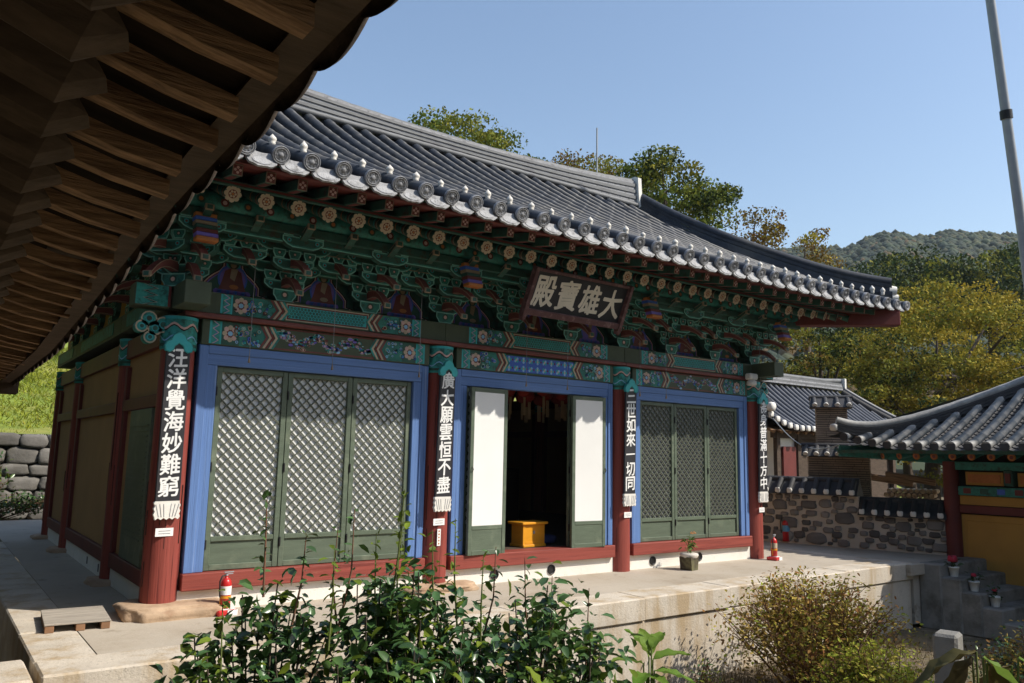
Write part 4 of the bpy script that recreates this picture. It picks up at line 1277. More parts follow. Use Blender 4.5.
for k in range(len(YG) - 1):
    ya, yb = YG[k], YG[k + 1]; ym = (ya + yb) / 2; xt = max(XG + .2, gxtop(ym)); n_ = max(3, int((xt - XG) / .11)); vs = []; rows = 0
    prof = [(0, .03), (.25, -.02), (.5, -.035), (.75, -.02), (1, .03)]
    for i in range(n_ + 1):
        x = XG - .03 + (xt - XG + .03) * i / n_
        for off in ((0, .018) if 0 < i < n_ else (0,)):
            vs += [L3(x, ya + (yb - ya) * a, gz(x, ym) + b_ + off) for a, b_ in prof]; rows += 1
    bed.add(vs, [(r * 5 + c, r * 5 + c + 1, r * 5 + 6 + c, r * 5 + 5 + c) for r in range(rows - 1) for c in range(4)], m_wcap)
gr = bed.build('roof', gh)
for y in YG:
    xt = gxtop(y); xt = max(xt, XG + .25); n_ = max(2, int((xt - XG) / .24)); path, rad = [], []
    for i in range(n_ + 1):
        x = XG - .06 + (xt - XG + .06) * i / n_
        if i: path.append(L3(x - .004, y, gz(x, y) + .04)); rad.append(.062)
        if i < n_: path.append(L3(x, y, gz(x, y) + .04)); rad.append(.070)
    b = MB(); b.tube(path, rad, m_gtile, 10); r = b.build('tile_row', gr)
    c = MB(); p = path[0]; c.tube([(p[0] - .012, p[1], p[2]), (p[0] + .01, p[1], p[2])], .074, m_wcap, 12); c.build('end_tile', r)
b = MB()
b.add([L3(XG + .02, .2, 2.0), L3(14.3, .2, 2.0), L3(14.3, -2.7, 3.3), L3(14.0, -2.7, 3.25)], [(0, 1, 2, 3)], m_wcap)
b.add([L3(14.0, -2.6, 3.27), L3(14.0, -7, 3.27), L3(16.6, -7, 1.9), L3(16.6, .2, 1.9)], [(0, 1, 2, 3)], m_wcap); b.build('back_slope', gr)
pts = [(XG - .02 + 2.75 * t, -.04 - 2.75 * t / .98, gz(XG - .02 + 2.75 * t, -.04 - 2.75 * t / .98) + .08 + .10 * max(0, 1 - t * 5) ** 2) for t in [i / 24 for i in range(25)]]
hb = MB()
for lay in range(3):
    vs = []; wd = .10 - .012 * lay
    for x, y, z in pts:
        nx, ny = .7 * wd, .7 * wd
        vs += [L3(x - nx, y - ny, z - .08 + lay * .055), L3(x - nx, y - ny, z - .032 + lay * .055), L3(x + nx, y + ny, z - .032 + lay * .055), L3(x + nx, y + ny, z - .08 + lay * .055)]
    hb.add(vs, [(4 * i + a, 4 * i + 4 + a, 4 * i + 4 + (a + 1) % 4, 4 * i + (a + 1) % 4) for i in range(24) for a in range(4)] + [(0, 1, 2, 3)], m_wcap)
hb.tube([L3(x, y, z + .115) for x, y, z in pts], [.075 if i % 2 else .07 for i in range(25)], m_gtile, 10)
hr = hb.build('hip_ridge', gr)
x, y, z = pts[0]
c = MB(); rock(c, L3(x - .02, y + .02, z - .01), (.16, .16, .13), m_white, 4, 2, .12); c.build('ridge_end', hr)
b = MB()
b.add([L3(XG + .05, .1, 1.76), L3(XG + .05, -7.2, 1.74), L3(12.8, -7.2, 2.15), L3(12.8, -1.4, 2.15)], [(0, 1, 2, 3)], m_teald)
b.add([L3(XG + .05, .12, 1.78), L3(16, .12, 1.78), L3(15, -1.3, 2.15), L3(12.8, -1.3, 2.15)], [(0, 1, 2, 3)], m_teald)
b.build('soffit_board', gh)
b = MB(); b.box(L3(XG + .06, -3.5, 1.745), (.05, 7.0, .06), m_dgreen); b.build('eave_board', gh)
b = MB(); T, LL = aim(L3(XG + .1, .0, 1.86), L3(12.7, -1.5, 1.75)); b.box((0, LL / 2, -.1), (.14, LL, .2), m_teald, T, bev=.01); b.build('corner_beam', gh)
for k in range(22):
    y = -.35 - k * .30
    b = MB(); T, LL = aim(L3(XG + .42, y, 1.68), L3(12.75, min(y, -1.3), 1.88)); b.tube([(0, 0, 0), (0, LL, 0)], .06, m_teald, 10, tr=T); r = b.build('rafter', gh)
    c = MB(); c.lathe([(.061, 0), (.061, .012), (0, .014)], m_orange, 14, tr=T @ Matrix.Rotation(R(90), 4, 'X')); c.lathe([(.03, .015), (0, .016)], m_redp, 10, tr=T @ Matrix.Rotation(R(90), 4, 'X')); c.build('painted_end', r)

# ================================================================== REAR HOUSE, CHIMNEYS, WOODPILE
m_htile = M('pale_roof_tile', (.10, .105, .12), .45, .2, 5, bump=.15, bsc=20)  # one grey for the house tiles, paler than the hall roof
rh = thing('tiled_house', 'low white-walled house with grey tiled roof behind the garden wall', 'house', (13.8, 3.0, 0))
O2 = Vector((13.8, 3.0, 0))
def L4(x, y, z): return (x - O2.x, y - O2.y, z)
XH0, XH1 = 13.7, 20.6
def hz(x, y):
    q = y - 3.0
    lift = .28 * max(0, (14.9 - x) / 1.2) ** 2 * max(0, 1 - q / 1.2)
    return 2.30 + lift + .62 * q + .10 * q * q
XHs = [XH0 + .24 * k for k in range(29)]
def hyt(x): return min(4.55, 3.0 + max(.12, (x - XH0 + .05) * 1.0), 3.0 + max(.12, (XH1 - x) * 1.0))
bed = MB()
for k in range(len(XHs) - 1):
    xa, xb = XHs[k], XHs[k + 1]; xm = (xa + xb) / 2; yt = hyt(xm); vs = []
    for i in range(9):
        y = 3.0 + (yt - 3.0) * i / 8
        vs += [L4(xa + (xb - xa) * a, y, hz(xm, y) + c) for a, c in ((0, .02), (.5, -.02), (1, .02))]
    bed.add(vs, [(r * 3 + c, r * 3 + c + 1, r * 3 + 4 + c, r * 3 + 3 + c) for r in range(8) for c in range(2)], m_wcap)
bed.add([L4(XH0 - .1, 2.95, 2.5), L4(XH0 - .1, 6.5, 2.4), L4(XH0 + 1.5, 4.6, 3.6)], [(0, 1, 2)], m_wcap)
bed.add([L4(15.1, 4.55, 3.55), L4(19.2, 4.55, 3.55), L4(20.7, 6.4, 2.4), L4(13.6, 6.4, 2.4)], [(0, 1, 2, 3)], m_wcap)
hr_ = bed.build('roof', rh)
for x in XHs:
    yt = hyt(x); b = MB(); path = [L4(x, 2.95 + (yt - 2.95) * i / 8, hz(x, 3.0 + (yt - 3.0) * i / 8) + .035) for i in range(9)]
    b.tube(path, .062, m_htile, 8, caps=False); r = b.build('tile_row', hr_)
    c = MB(); p = path[0]; rock(c, (p[0], p[1] - .01, p[2]), (.15, .07, .14), m_white, x, 2, .1); c.build('lime_plug', r)
b = MB()
for lay in range(4): b.box(L4(17.15, 4.55, 3.62 + lay * .05), (4.1 + .1 * (lay % 2), .24 - .02 * lay, .046), m_ridge if lay % 2 else m_cap)
b.tube([L4(15.1, 4.55, 3.86), L4(16, 4.55, 3.82), L4(18.4, 4.55, 3.82), L4(19.3, 4.55, 3.88)], .07, m_ridge, 8); rr_ = b.build('roof_ridge', hr_)
b = MB(); b.box(L4(19.3, 4.55, 3.76), (.08, .3, .36), m_white); b.build('ridge_end', rr_)
for s in (0, 1):
    b = MB(); X0_, X1_ = ((15.15, XH0 - .05) if s == 0 else (19.25, XH1 + .05)); pts = []
    for i in range(13):
        t = i / 12; y = 4.5 - 1.55 * t; x = X0_ + (X1_ - X0_) * t
        pts.append(L4(x, y, hz(max(14.9, min(x, 19)) if s else x, y) + .10 + .12 * max(0, t - .75) * 4))
    b.tube(pts, .10, m_wcap, 8); b.tube([(p[0], p[1], p[2] + .12) for p in pts], .065, m_htile, 8); h_ = b.build('hip_ridge', hr_)
    c = MB(); p = pts[-1]; rock(c, (p[0], p[1] - .04, p[2] - .02), (.2, .2, .2), m_white, 3, 2, .2); c.build('ridge_end', h_)
b = MB(); b.box(L4(14.9, 4.6, .9), (1.0, 2.4, 2.9), m_plaster); b.build('wall', rh)
b = MB(); b.box(L4(17.6, 4.6, .9), (4.35, 2.38, 2.9), m_woodd); b.build('plank_wall', rh)
b = MB(); b.box(L4(17.1, 3.36, .6), (5.6, .08, .14), m_woodd); b.box(L4(17.1, 3.36, 2.2), (5.6, .1, .2), m_woodd)
for x in (14.45, 15.3, 16.4, 17.8, 19.7): b.box(L4(x, 3.34, 1.2), (.14, .1, 2.4), m_woodd)
b.build('timber_frame', rh)
b = MB(); b.box(L4(14.9, 3.33, 1.15), (.5, .06, 1.5), m_darkred); b.build('door', rh)
b = MB(); b.add([L4(XH0 + .1, 3.03, 2.26), L4(XH1 - .1, 3.03, 2.26), L4(19.5, 4.2, 2.7), L4(14.3, 4.2, 2.7)], [(0, 1, 2, 3)], m_wood); b.build('soffit_board', rh)
for k in range(20):
    b = MB(); x = 14.1 + k * .32; b.tube([L4(x, 3.15, 2.24), L4(x, 3.9, 2.55)], .05, m_wood, 8); b.build('rafter', rh)
m_brick = M('stacked_flat_tile', (.32, .25, .185), .9, .3, 3, (1, 1, 4), .4, 14)
def stack(label, loc, w, d, z0, z1, rz):
    s = thing('tile_chimney', label, 'chimney', (loc[0], loc[1], z0), rz, 'tile chimneys behind the garden wall')
    b = MB(); z = 0; rnd = random.Random(int(w * 100))
    b.box((0, 0, (z1 - z0) / 2), (w - .05, d - .05, z1 - z0), M('dark_joint', (.06, .055, .045), .95))
    while z < z1 - z0 - .03:
        h_ = rnd.uniform(.035, .05); x = -w / 2
        while x < w / 2 - .02:
            L = min(rnd.uniform(.18, .3), w / 2 - x); b.box((x + L / 2, rnd.uniform(-.008, .008), z + h_ / 2), (L - .008, d, h_ - .013), m_brick); x += L
        z += h_
    b.build('shaft', s)
    b = MB(); t = z1 - z0
    b.prism([(-d / 2 - .12, t), (d / 2 + .12, t), (d / 2 + .06, t + .05), (.05, t + .2), (-.05, t + .2), (-d / 2 - .06, t + .05)], -w / 2 - .1, w / 2 + .1, m_wcap, 'x')
    b.tube([(-w / 2 - .12, 0, t + .21), (w / 2 + .12, 0, t + .21)], .055, m_wcap, 8); cp = b.build('tile_cap', s)
    n_ = int(w / .2) + 1
    for k in range(n_ + 1):
        x = -w / 2 - .02 + k * (w + .04) / n_
        c = MB(); c.tube([(x, -d / 2 - .11, t + .05), (x, -.02, t + .2)], .045, m_wcap, 7); c.tube([(x, -d / 2 - .125, t + .04), (x, -d / 2 - .105, t + .055)], .05, m_white, 8); c.build('cap_tile', cp)
    return s
stack('tall narrow chimney of stacked flat tiles with a small tiled cap', (12.95, .98, 0), .60, .45, 1.0, 2.64, R(-55))
stack('low broad stack of flat tiles with a white-plugged tile cap behind the stepped wall', (12.75, .72, 0), 1.15, .40, .8, 1.66, R(-62))
fw = thing('firewood_stack', 'bright sunlit stack of split firewood seen through the gap under the gate eave', 'firewood', (14.55, .25, .5), R(-70))
rnd = random.Random(2)
m_log = M('cut_wood_end', (.50, .36, .22), .85, .2, 8, col2=(.25, .14, .07), thr=.55, sc2=9, island=.3)
for j in range(6):
    for k in range(9):
        b = MB(); r = rnd.uniform(.035, .052)
        b.tube([(-.42 + k * .105 + .05 * (j % 2), -.25, .05 + j * .09), (-.42 + k * .105 + .05 * (j % 2), .3, .05 + j * .09)], r, m_log, 7); b.build('log', fw)
for k in range(2):
    b = MB(); b.box((0, 0, 0), (.9, .04, .20), m_wood, bev=.005)
    o = b.build('plank', None, (13.9, .35 - .45 * k, 1.22 + .04 * k), R(-68)); o.rotation_euler = (R(55), R(8), R(-68))
    tag(o, ['grey plank leaning below the gate eave, nearer the chimney', 'grey plank leaning below the gate eave, nearer the gate column'][k], 'plank', 'planks above the firewood')
b = MB(); pts = []
for i in range(20):
    t = i / 19; pts.append((13.5 * (1 - t) + 11.6 * t, 2.75 * (1 - t) + .0 * t, 2.5 * (1 - t) + 1.86 * t - .42 * math.sin(math.pi * t) * .75))
b.tube(pts, .012, m_metal, 5); tag(b.build('overhead_cable'), 'pale cable sagging from the rear house corner to the gate house eave', 'cable')

# flagpole and roof antenna
fp = thing('flagpole', 'tall slightly leaning steel pole at the right edge against the sky', 'pole', (14.62, -2.45, -1.0))
b = MB(); b.tube([(0, 0, 0), (-1.31, -.17, 6.5), (-2.19, -.25, 10.7), (-2.9, -.33, 14)], [.10, .085, .075, .06], m_metal, 12); b.build('shaft', fp)
b = MB(); b.tube([(-1.75, -.21, 8.6), (-1.78, -.215, 8.75)], .10, m_blackm, 10); b.build('collar', fp)
b = MB(); b.tube([(14.33, 9.57, -1), (14.33, 9.57, 8.5), (14.19, 9.43, 11.83)], [.05, .035, .025], m_metal, 6)
tag(b.build('antenna_mast'), 'thin grey antenna mast rising behind the roof ridge', 'antenna')

# ================================================================== FOREGROUND EAVE OF THE NEIGHBOURING PAVILION
m_boardd = M('shade_dark_eave_board', (.028, .020, .015), .9, .3, 3, (1, 7, 7), spec=.1)  # near-black colour stands in for the shade between the eave rafters
pv = thing('timber_pavilion', 'bare timber eave of a neighbouring pavilion looming dark over the upper left', 'pavilion', (-3.6, -4.4, -1.0))
O5 = Vector((-3.6, -4.4, -1.0))
def L5(x, y, z): return (x - O5.x, y - O5.y, z - O5.z)
def ftip(y): return float(np.interp(y, [-9.6, -7, -5.5, -4.8, -3.9, -2.3, -1, .9], [2.42, 2.375, 2.335, 2.31, 2.25, 2.16, 2.14, 2.12]))
def fhang(y): return float(np.interp(y, [-5.5, -3.9, -2.3, .7], [0, -.035, -.06, -.05]))
Yf = [.62 - .238 * k for k in range(44)]
rnd = random.Random(9)
for y in Yf:
    z = ftip(y) + rnd.uniform(-.008, .008); j = rnd.uniform(-.016, .016); tx = rnd.uniform(-.02, .02); wf = rnd.uniform(.85, 1.2); tw = rnd.uniform(-.03, .03)
    # gently curved, tapering rafter with a squared end
    b = MB(); vs = []; N = 7
    for i in range(N + 1):
        t = i / N; x = -1.40 + tx * (1 - t) - 1.15 * t; wd = (.029 + .006 * t) * wf; zb = z + .27 * (t * 1.15) - .035 * math.sin(math.pi * min(1, t * 2.2)) * .6; hh = .050 + .01 * t
        for a, c in ((-wd, 0), (wd, 0), (wd, hh), (-wd, hh)): vs.append(L5(x, y + a + j + tw * t, zb + c))
    b.add(vs, [(4 * i + a, 4 * i + (a + 1) % 4, 4 * i + 4 + (a + 1) % 4, 4 * i + 4 + a) for i in range(N) for a in range(4)] + [(3, 2, 1, 0), (4 * N, 4 * N + 1, 4 * N + 2, 4 * N + 3)], m_wood)
    b.build('flying_rafter', pv)
    b = MB(); b.tube([L5(-1.73, y + .03, z + .045), L5(-1.76, y + .03, z + .02), L5(-4.2, y + .03, z + .95)], [.07, .088, .095], m_woodd, 8, smooth=False)
    b.build('round_rafter', pv)
b = MB(); n_ = 30
for k in range(len(Yf) - 1):
    ya, yb = Yf[k], Yf[k + 1]; za, zb = ftip(ya), ftip(yb)
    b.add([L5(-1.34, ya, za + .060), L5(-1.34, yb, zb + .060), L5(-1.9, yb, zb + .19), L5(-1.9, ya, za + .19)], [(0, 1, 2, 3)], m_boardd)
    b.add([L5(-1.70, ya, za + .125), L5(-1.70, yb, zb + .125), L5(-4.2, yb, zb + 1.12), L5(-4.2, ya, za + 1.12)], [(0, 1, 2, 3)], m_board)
b.build('soffit_board', pv)
b = MB()
for k in range(len(Yf) - 1):
    ya, yb = Yf[k], Yf[k + 1]; za, zb = ftip(ya) + fhang(ya), ftip(yb) + fhang(yb)
    vs = [L5(-1.41, ya, za + .052), L5(-1.41, yb, zb + .052), L5(-1.325, yb, zb + .052), L5(-1.325, ya, za + .052), L5(-1.36, ya, za + .20), L5(-1.36, yb, zb + .20), L5(-1.32, yb, zb + .21), L5(-1.32, ya, za + .21)]
    b.add(vs, [(0, 1, 2, 3), (0, 4, 5, 1), (3, 2, 6, 7), (4, 7, 6, 5)], m_woodd)
b.build('eave_board', pv)
bed = MB()
bed.add([L5(-1.33, .7, ftip(.7) + .13), L5(-1.33, -10, ftip(-10) + .13), L5(-4.3, -10, ftip(-10) + 1.35), L5(-4.3, .7, ftip(.7) + 1.35)], [(0, 1, 2, 3)], m_tile)
pr_ = bed.build('roof', pv)
for k in range(41):
    y = .58 - k * .258; z = ftip(y) + fhang(y); rj = rnd.uniform(-.008, .008)
    b = MB(); N = 10; vs = []
    for i in range(N + 1):
        a = i / N * 2 - 1; dz = .03 * a * a - .02 + rj
        for (x, q) in ((-1.60, .155), (-1.31, .118), (-1.285, .075 - .012 * (1 - a * a)), (-1.30, .060 - .012 * (1 - a * a))):
            vs.append(L5(x, y + a * .140, z + q + dz))
    b.add(vs, [(4 * i + c, 4 * i + c + 1, 4 * i + 5 + c, 4 * i + 4 + c) for i in range(N) for c in range(3)], m_board, True)
    b.build('drip_tile', pr_)
    b = MB(); b.tube([L5(-1.29, y + .129, z + .20), L5(-2.8, y + .129, z + .83)], .07, m_tile, 10); b.build('tile_row', pr_)
b = MB(); b.box(L5(-2.0, .72, 2.09), (1.5, .14, .13), m_woodd, bev=.01); b.build('corner_beam', pv)
for y in (-9.0, -5.6, -2.2):
    b = MB(); b.lathe([(.16, 0), (.15, 3.7)], m_woodd, 14, L5(-3.3, y, -1.0)); b.build('column', pv)
b = MB(); b.box(L5(-3.3, -4.6, 2.75), (.2, 10.2, .3), m_woodd); b.build('beam', pv)
b = MB(); b.box(L5(-3.42, -4.6, .8), (.08, 10.0, 3.8), m_woodd); b.build('plank_wall', pv)  # unseen wall, added to block sky fill on the left

# ================================================================== VEGETATION
def leafmat(name, col, col2=None, rough=.75, isl=.35, tr=.22, thr=.5, spec=.12):
    return M(name, col, rough, .2, 1.2, island=isl, translucent=tr, spec=spec, col2=col2, thr=thr, sc2=.8, soft=.12)
L_green = leafmat('green_tree_leaf', (.10, .15, .025), (.17, .19, .03))
L_zel = leafmat('yellowing_tree_leaf', (.29, .25, .03), (.40, .29, .04), thr=.52)
L_zelg = leafmat('olive_tree_leaf', (.16, .185, .028), (.25, .22, .03))
L_oran = leafmat('rust_tree_leaf', (.19, .10, .02), (.13, .11, .02))
L_dark = leafmat('dark_conifer_leaf', (.030, .050, .016), (.05, .075, .02), tr=.1)
L_cam = leafmat('glossy_dark_leaf', (.045, .105, .032), (.08, .15, .035), rough=.28, tr=.12, spec=.55)
L_camy = leafmat('young_yellow_leaf', (.20, .26, .03), (.12, .19, .03), rough=.35, tr=.35)
L_aza = leafmat('olive_azalea_leaf', (.31, .27, .045), (.38, .28, .06), tr=.25)
L_azr = leafmat('russet_azalea_leaf', (.36, .15, .06), (.30, .2, .05), tr=.2)
L_yg = leafmat('yellow_green_leaf', (.34, .36, .04), (.24, .30, .04), tr=.3)
L_broad = leafmat('broad_pale_leaf', (.10, .20, .03), (.17, .24, .04), rough=.35, tr=.35)
L_dry = leafmat('dry_brown_leaf', (.16, .115, .055), (.09, .09, .03), tr=.15)
m_bark = M('brown_bark', (.085, .065, .048), .9, .3, 4, (4, 4, 1), .5, 12)
m_twig = M('reddish_twig', (.17, .085, .05), .8, .25, 6)
m_gstem = M('green_stem', (.12, .15, .04), .6, .2, 6)

def quads(rng, pos, size, flatness=.5):
    """leaf-sized diamond faces at pos"""
    n = len(pos)
    d = rng.normal(size=(n, 3)); d /= np.linalg.norm(d, axis=1, keepdims=True)
    u = rng.normal(size=(n, 3)) + np.array([0, 0, flatness * 2.0])
    s_ = np.cross(d, u); s_ /= np.linalg.norm(s_, axis=1, keepdims=True) + 1e-9
    L = size * rng.uniform(.65, 1.35, (n, 1))
    V = np.stack([pos - d * L * .5, pos + s_ * L * .30, pos + d * L * .5, pos - s_ * L * .30], 1).reshape(-1, 3)
    return V, np.arange(4 * n).reshape(n, 4)

def tree(name, label, base, height, crown_c, rad, nleaf, size, mats, seed, group=None, trunk_r=.2, clumps=40, limbs=7, cat='tree', puff=1.0):
    """tapered trunk, forking limbs and a crown of leaf clumps with gaps between them"""
    rng = np.random.default_rng(seed); rn = random.Random(seed)
    b = Vector(base); t = thing(name, label, cat, base, 0, group)
    cc = Vector(crown_c) - b
    tr = MB()
    top = Vector((cc.x, cc.y, cc.z + rad[2] * .35)); fork = Vector((cc.x * .45, cc.y * .45, max(.3, cc.z - rad[2] * .75)))
    tr.tube([(0, 0, -.2), tuple(fork * .5 + Vector((rn.uniform(-.1, .1), rn.uniform(-.1, .1), 0))), tuple(fork), tuple(fork.lerp(top, .5)), tuple(top)], [trunk_r * 1.2, trunk_r, trunk_r * .8, trunk_r * .45, trunk_r * .12], m_bark, 8)
    cl = []
    for k in range(clumps):
        while True:
            p = np.array([rn.uniform(-1, 1) for _ in range(3)])
            q = np.linalg.norm(p)
            if .25 < q < 1: break
        p = p / q * q ** .55
        if p[2] < -.55: p[2] *= .6
        bump = 1 + .16 * math.sin(7 * p[0] + seed) * math.cos(5 * p[1] + 2 * p[2])
        cl.append((cc.x + p[0] * rad[0] * bump, cc.y + p[1] * rad[1] * bump, cc.z + p[2] * rad[2] * bump))
    tb = t
    trunk = tr.build('trunk', t)
    for k in range(limbs):
        e = Vector(cl[k % len(cl)]); s0 = fork.lerp(top, rn.uniform(0, .6)); m_ = s0.lerp(e, .5) + Vector((0, 0, -.08 * (e - s0).length))
        lb = MB(); lb.tube([tuple(s0), tuple(m_), tuple(e)], [trunk_r * .42, trunk_r * .26, trunk_r * .06], m_bark, 6)
        lb.build('limb', trunk)
    P, I = [], []
    per = max(1, nleaf // clumps)
    for k, c in enumerate(cl):
        rr = np.array(rad) * rng.uniform(.20, .36) * (40 / clumps) ** .33 * puff
        g = rng.normal(size=(per, 3)); g /= np.linalg.norm(g, axis=1, keepdims=True)
        g *= rng.uniform(.25, 1, (per, 1)) ** .5
        g[:, 2] *= .62
        P.append(np.array(c) + g * rr); I.append(np.full(per, rn.choices(range(len(mats)), [m[1] for m in mats])[0]))
    P = np.concatenate(P); V, Fc = quads(rng, P, size)
    I = np.concatenate(I)
    flip = rng.random(len(I)) < .25
    I[flip] = rng.integers(0, len(mats), flip.sum())
    fast('crown', V, Fc, [m[0] for m in mats], t, idx=I)
    return t

GT = 'trees rising behind the temple roof'
tree('broadleaf_tree', 'bright green broadleaf tree showing above the roof ridge, nearest the eave corner', (10.6, 11.3, 0), 12, (10.5, 11.1, 10.1), (2.0, 2.0, 1.55), 11000, .115, [(L_green, 4), (L_zelg, 1)], 1, GT, .16, 60, puff=1.4)
tree('broadleaf_tree', 'large dark green broadleaf tree rising just beyond the right end of the roof ridge', (18.5, 10.4, 0), 13, (18.3, 10.3, 10.3), (2.2, 2.2, 1.9), 15000, .13, [(L_zelg, 2), (L_green, 3), (L_dark, 1)], 2, GT, .2, 70, puff=1.4)
tree('broadleaf_tree', 'brownish olive tree half hidden behind the dark green tree above the roof', (18.9, 13.6, 0), 13, (18.3, 13.0, 11.3), (1.6, 1.6, 1.5), 5000, .13, [(L_zelg, 2), (L_oran, 1)], 3, GT, .15, 24, puff=1.4)
tree('broadleaf_tree', 'faint brown-green tree top behind the thin antenna mast', (26.4, 24.4, 2), 16, (26.4, 24.4, 16.9), (1.9, 1.9, 1.5), 3600, .17, [(L_zelg, 2), (L_oran, 2)], 4, GT, .2, 22, puff=1.4)
tree('broadleaf_tree', 'orange-tinged tree top above the sloping hip ridge', (30.6, 15.9, 0), 13, (30.6, 15.9, 12.2), (1.7, 1.7, 1.6), 3600, .16, [(L_oran, 3), (L_zel, 1)], 5, GT, .2, 22, puff=1.4)
tree('broadleaf_tree', 'small rust-coloured tree top against the sky left of the wooded hill', (37.2, 17.2, 0), 14, (37.2, 17.2, 12.9), (1.8, 1.8, 1.5), 3600, .17, [(L_oran, 3), (L_zel, 1)], 6, GT, .2, 22, puff=1.4)
tree('broadleaf_tree', 'tiny green tree tip peeping over the ridge beside the dark timber eave', (7.3, 15.6, 1.8), 12, (7.25, 15.55, 12.3), (.75, .75, .8), 900, .14, [(L_green, 1)], 7, GT, .12, 12, puff=1.4)
GZ = 'yellowing trees behind the gate house'
tree('zelkova_tree', 'big round yellow-green tree dominating the right side behind the gate house', (28.0, 6.4, -.5), 9.5, (28.3, 6.0, 5.1), (4.3, 4.3, 3.0), 30000, .125, [(L_zel, 4), (L_zelg, 2)], 11, GZ, .28, 170, 14)
tree('zelkova_tree', 'dark olive tree with rust patches under the hall eave corner', (22.8, 7.6, -.5), 6.5, (22.9, 7.4, 4.2), (3.0, 3.0, 2.0), 15000, .115, [(L_zelg, 4), (L_oran, 1), (L_dark, 2)], 12, GZ, .2, 90, 9)
tree('zelkova_tree', 'lower yellow tree reaching to the right picture edge behind the gate roof', (28.2, 1.6, -.5), 7, (28.0, 1.7, 3.6), (3.1, 3.1, 2.3), 16000, .12, [(L_zel, 3), (L_zelg, 3)], 13, GZ, .22, 90, 9)
tree('zelkova_tree', 'dense green tree filling the gap between the big yellow tree and the tiled house', (25.6, 4.4, -.5), 6, (25.6, 4.6, 3.0), (2.9, 2.9, 2.0), 13000, .115, [(L_zelg, 3), (L_zel, 2), (L_dark, 1)], 14, GZ, .2, 80, 8)
tree('zelkova_tree', 'shadowy olive tree standing behind the big yellow-green tree', (31.5, 9.0, -.5), 8, (31.5, 9.0, 4.0), (4.6, 4.6, 3.6), 15000, .15, [(L_zelg, 3), (L_dark, 2), (L_zel, 1)], 15, GZ, .24, 100, 8)
tree('zelkova_tree', 'shadowy rust-flecked tree seen just right of the far corner column under the eave', (24.6, 11.6, -.5), 7, (24.6, 11.6, 3.6), (3.2, 3.2, 3.0), 11000, .14, [(L_zelg, 3), (L_oran, 2), (L_dark, 1)], 16, GZ, .2, 80, 7)
tree('zelkova_tree', 'low leafy tree filling the ground behind the gate house ridge', (29.5, 4.2, -.5), 5, (29.8, 4.0, 1.8), (4.2, 4.2, 2.2), 11000, .14, [(L_zelg, 3), (L_zel, 2)], 17, GZ, .2, 80, 7)
GD = 'dark trees on the slope'
for k, (c, r) in enumerate((((55.5, 23.4, 12.6), (4.5, 4.5, 3.6)), ((58.2, 19.8, 13.4), (4.4, 4.4, 3.8)), ((61.5, 17.4, 14.0), (4.6, 4.6, 3.4)), ((64.5, 14.2, 12.8), (4.8, 4.8, 4.0)), ((60.5, 16.2, 9.6), (4.2, 4.2, 3.0)), ((68.5, 20.5, 16.4), (5.0, 5.0, 3.6)), ((62.5, 26.5, 15.6), (4.6, 4.6, 3.4)))):
    tree('evergreen_tree', ['dark evergreen tree directly above the eave tip on the slope', 'second dark evergreen to the right of the eave tip on the slope', 'tall dark evergreen in the middle of the slope', 'dark evergreen nearest the flagpole on the slope', 'low dark evergreen just above the yellow tree on the slope', 'high dark evergreen at the top of the slope under the far hill', 'farthest dark evergreen at the left of the slope'][k], (c[0], c[1], 3), 12, c, r, 5200, .30, [(L_dark, 4), (L_zelg, 1)], 30 + k, GD, .3, 40, 5)

# wooded hill: terrain and its forest
def hill_h(az, r):
    rid = np.interp(az, [40, 52, 56.7, 59.6, 60.9, 62.1, 64.5, 65.9, 68.7, 69.9, 76, 90], [78, 88, 91, 88.5, 92, 94, 90.5, 92, 88.5, 86.5, 80, 70])
    q = min(1, max(0, (r - 60) / 290)); q = q ** 1.25
    f = 1 if r < 350 else max(.2, 1 - (r - 350) / 300)
    return -1.2 + rid * q * f
azs = np.radians(np.linspace(38, 92, 80)); rs = np.concatenate([np.linspace(75, 350, 50), np.linspace(365, 520, 10)])
V = [(-1.95 + r * math.sin(a), -8.2 + r * math.cos(a), hill_h(math.degrees(a), r) + (2.5 * noise.noise(Vector((a * 40, r * .05, 0))) if r > 90 else 0)) for r in rs for a in azs]
nx = len(azs); Fc = [(j * nx + i, j * nx + i + 1, (j + 1) * nx + i + 1, (j + 1) * nx + i) for j in range(len(rs) - 1) for i in range(nx - 1)]
tag(fast('hills', V, Fc, [m_hillsoil], smooth=True), kind='structure')
bm = bmesh.new(); bmesh.ops.create_icosphere(bm, subdivisions=1, radius=1)
sv = np.array([v.co[:] for v in bm.verts]); sf = np.array([[v.index for v in f.verts] for f in bm.faces]); bm.free()
rng = np.random.default_rng(77)
F_mats = [M('far_green_canopy', (.030, .045, .022), .9, .35, .25, island=.3, bump=.0), M('far_olive_canopy', (.05, .055, .022), .9, .35, .25, island=.3), M('far_rust_canopy', (.09, .06, .025), .9, .3, .25, island=.25), M('far_pine_canopy', (.020, .034, .020), .9, .3, .25, island=.3)]
VV, FF, II = [], [], []
cnt = 0
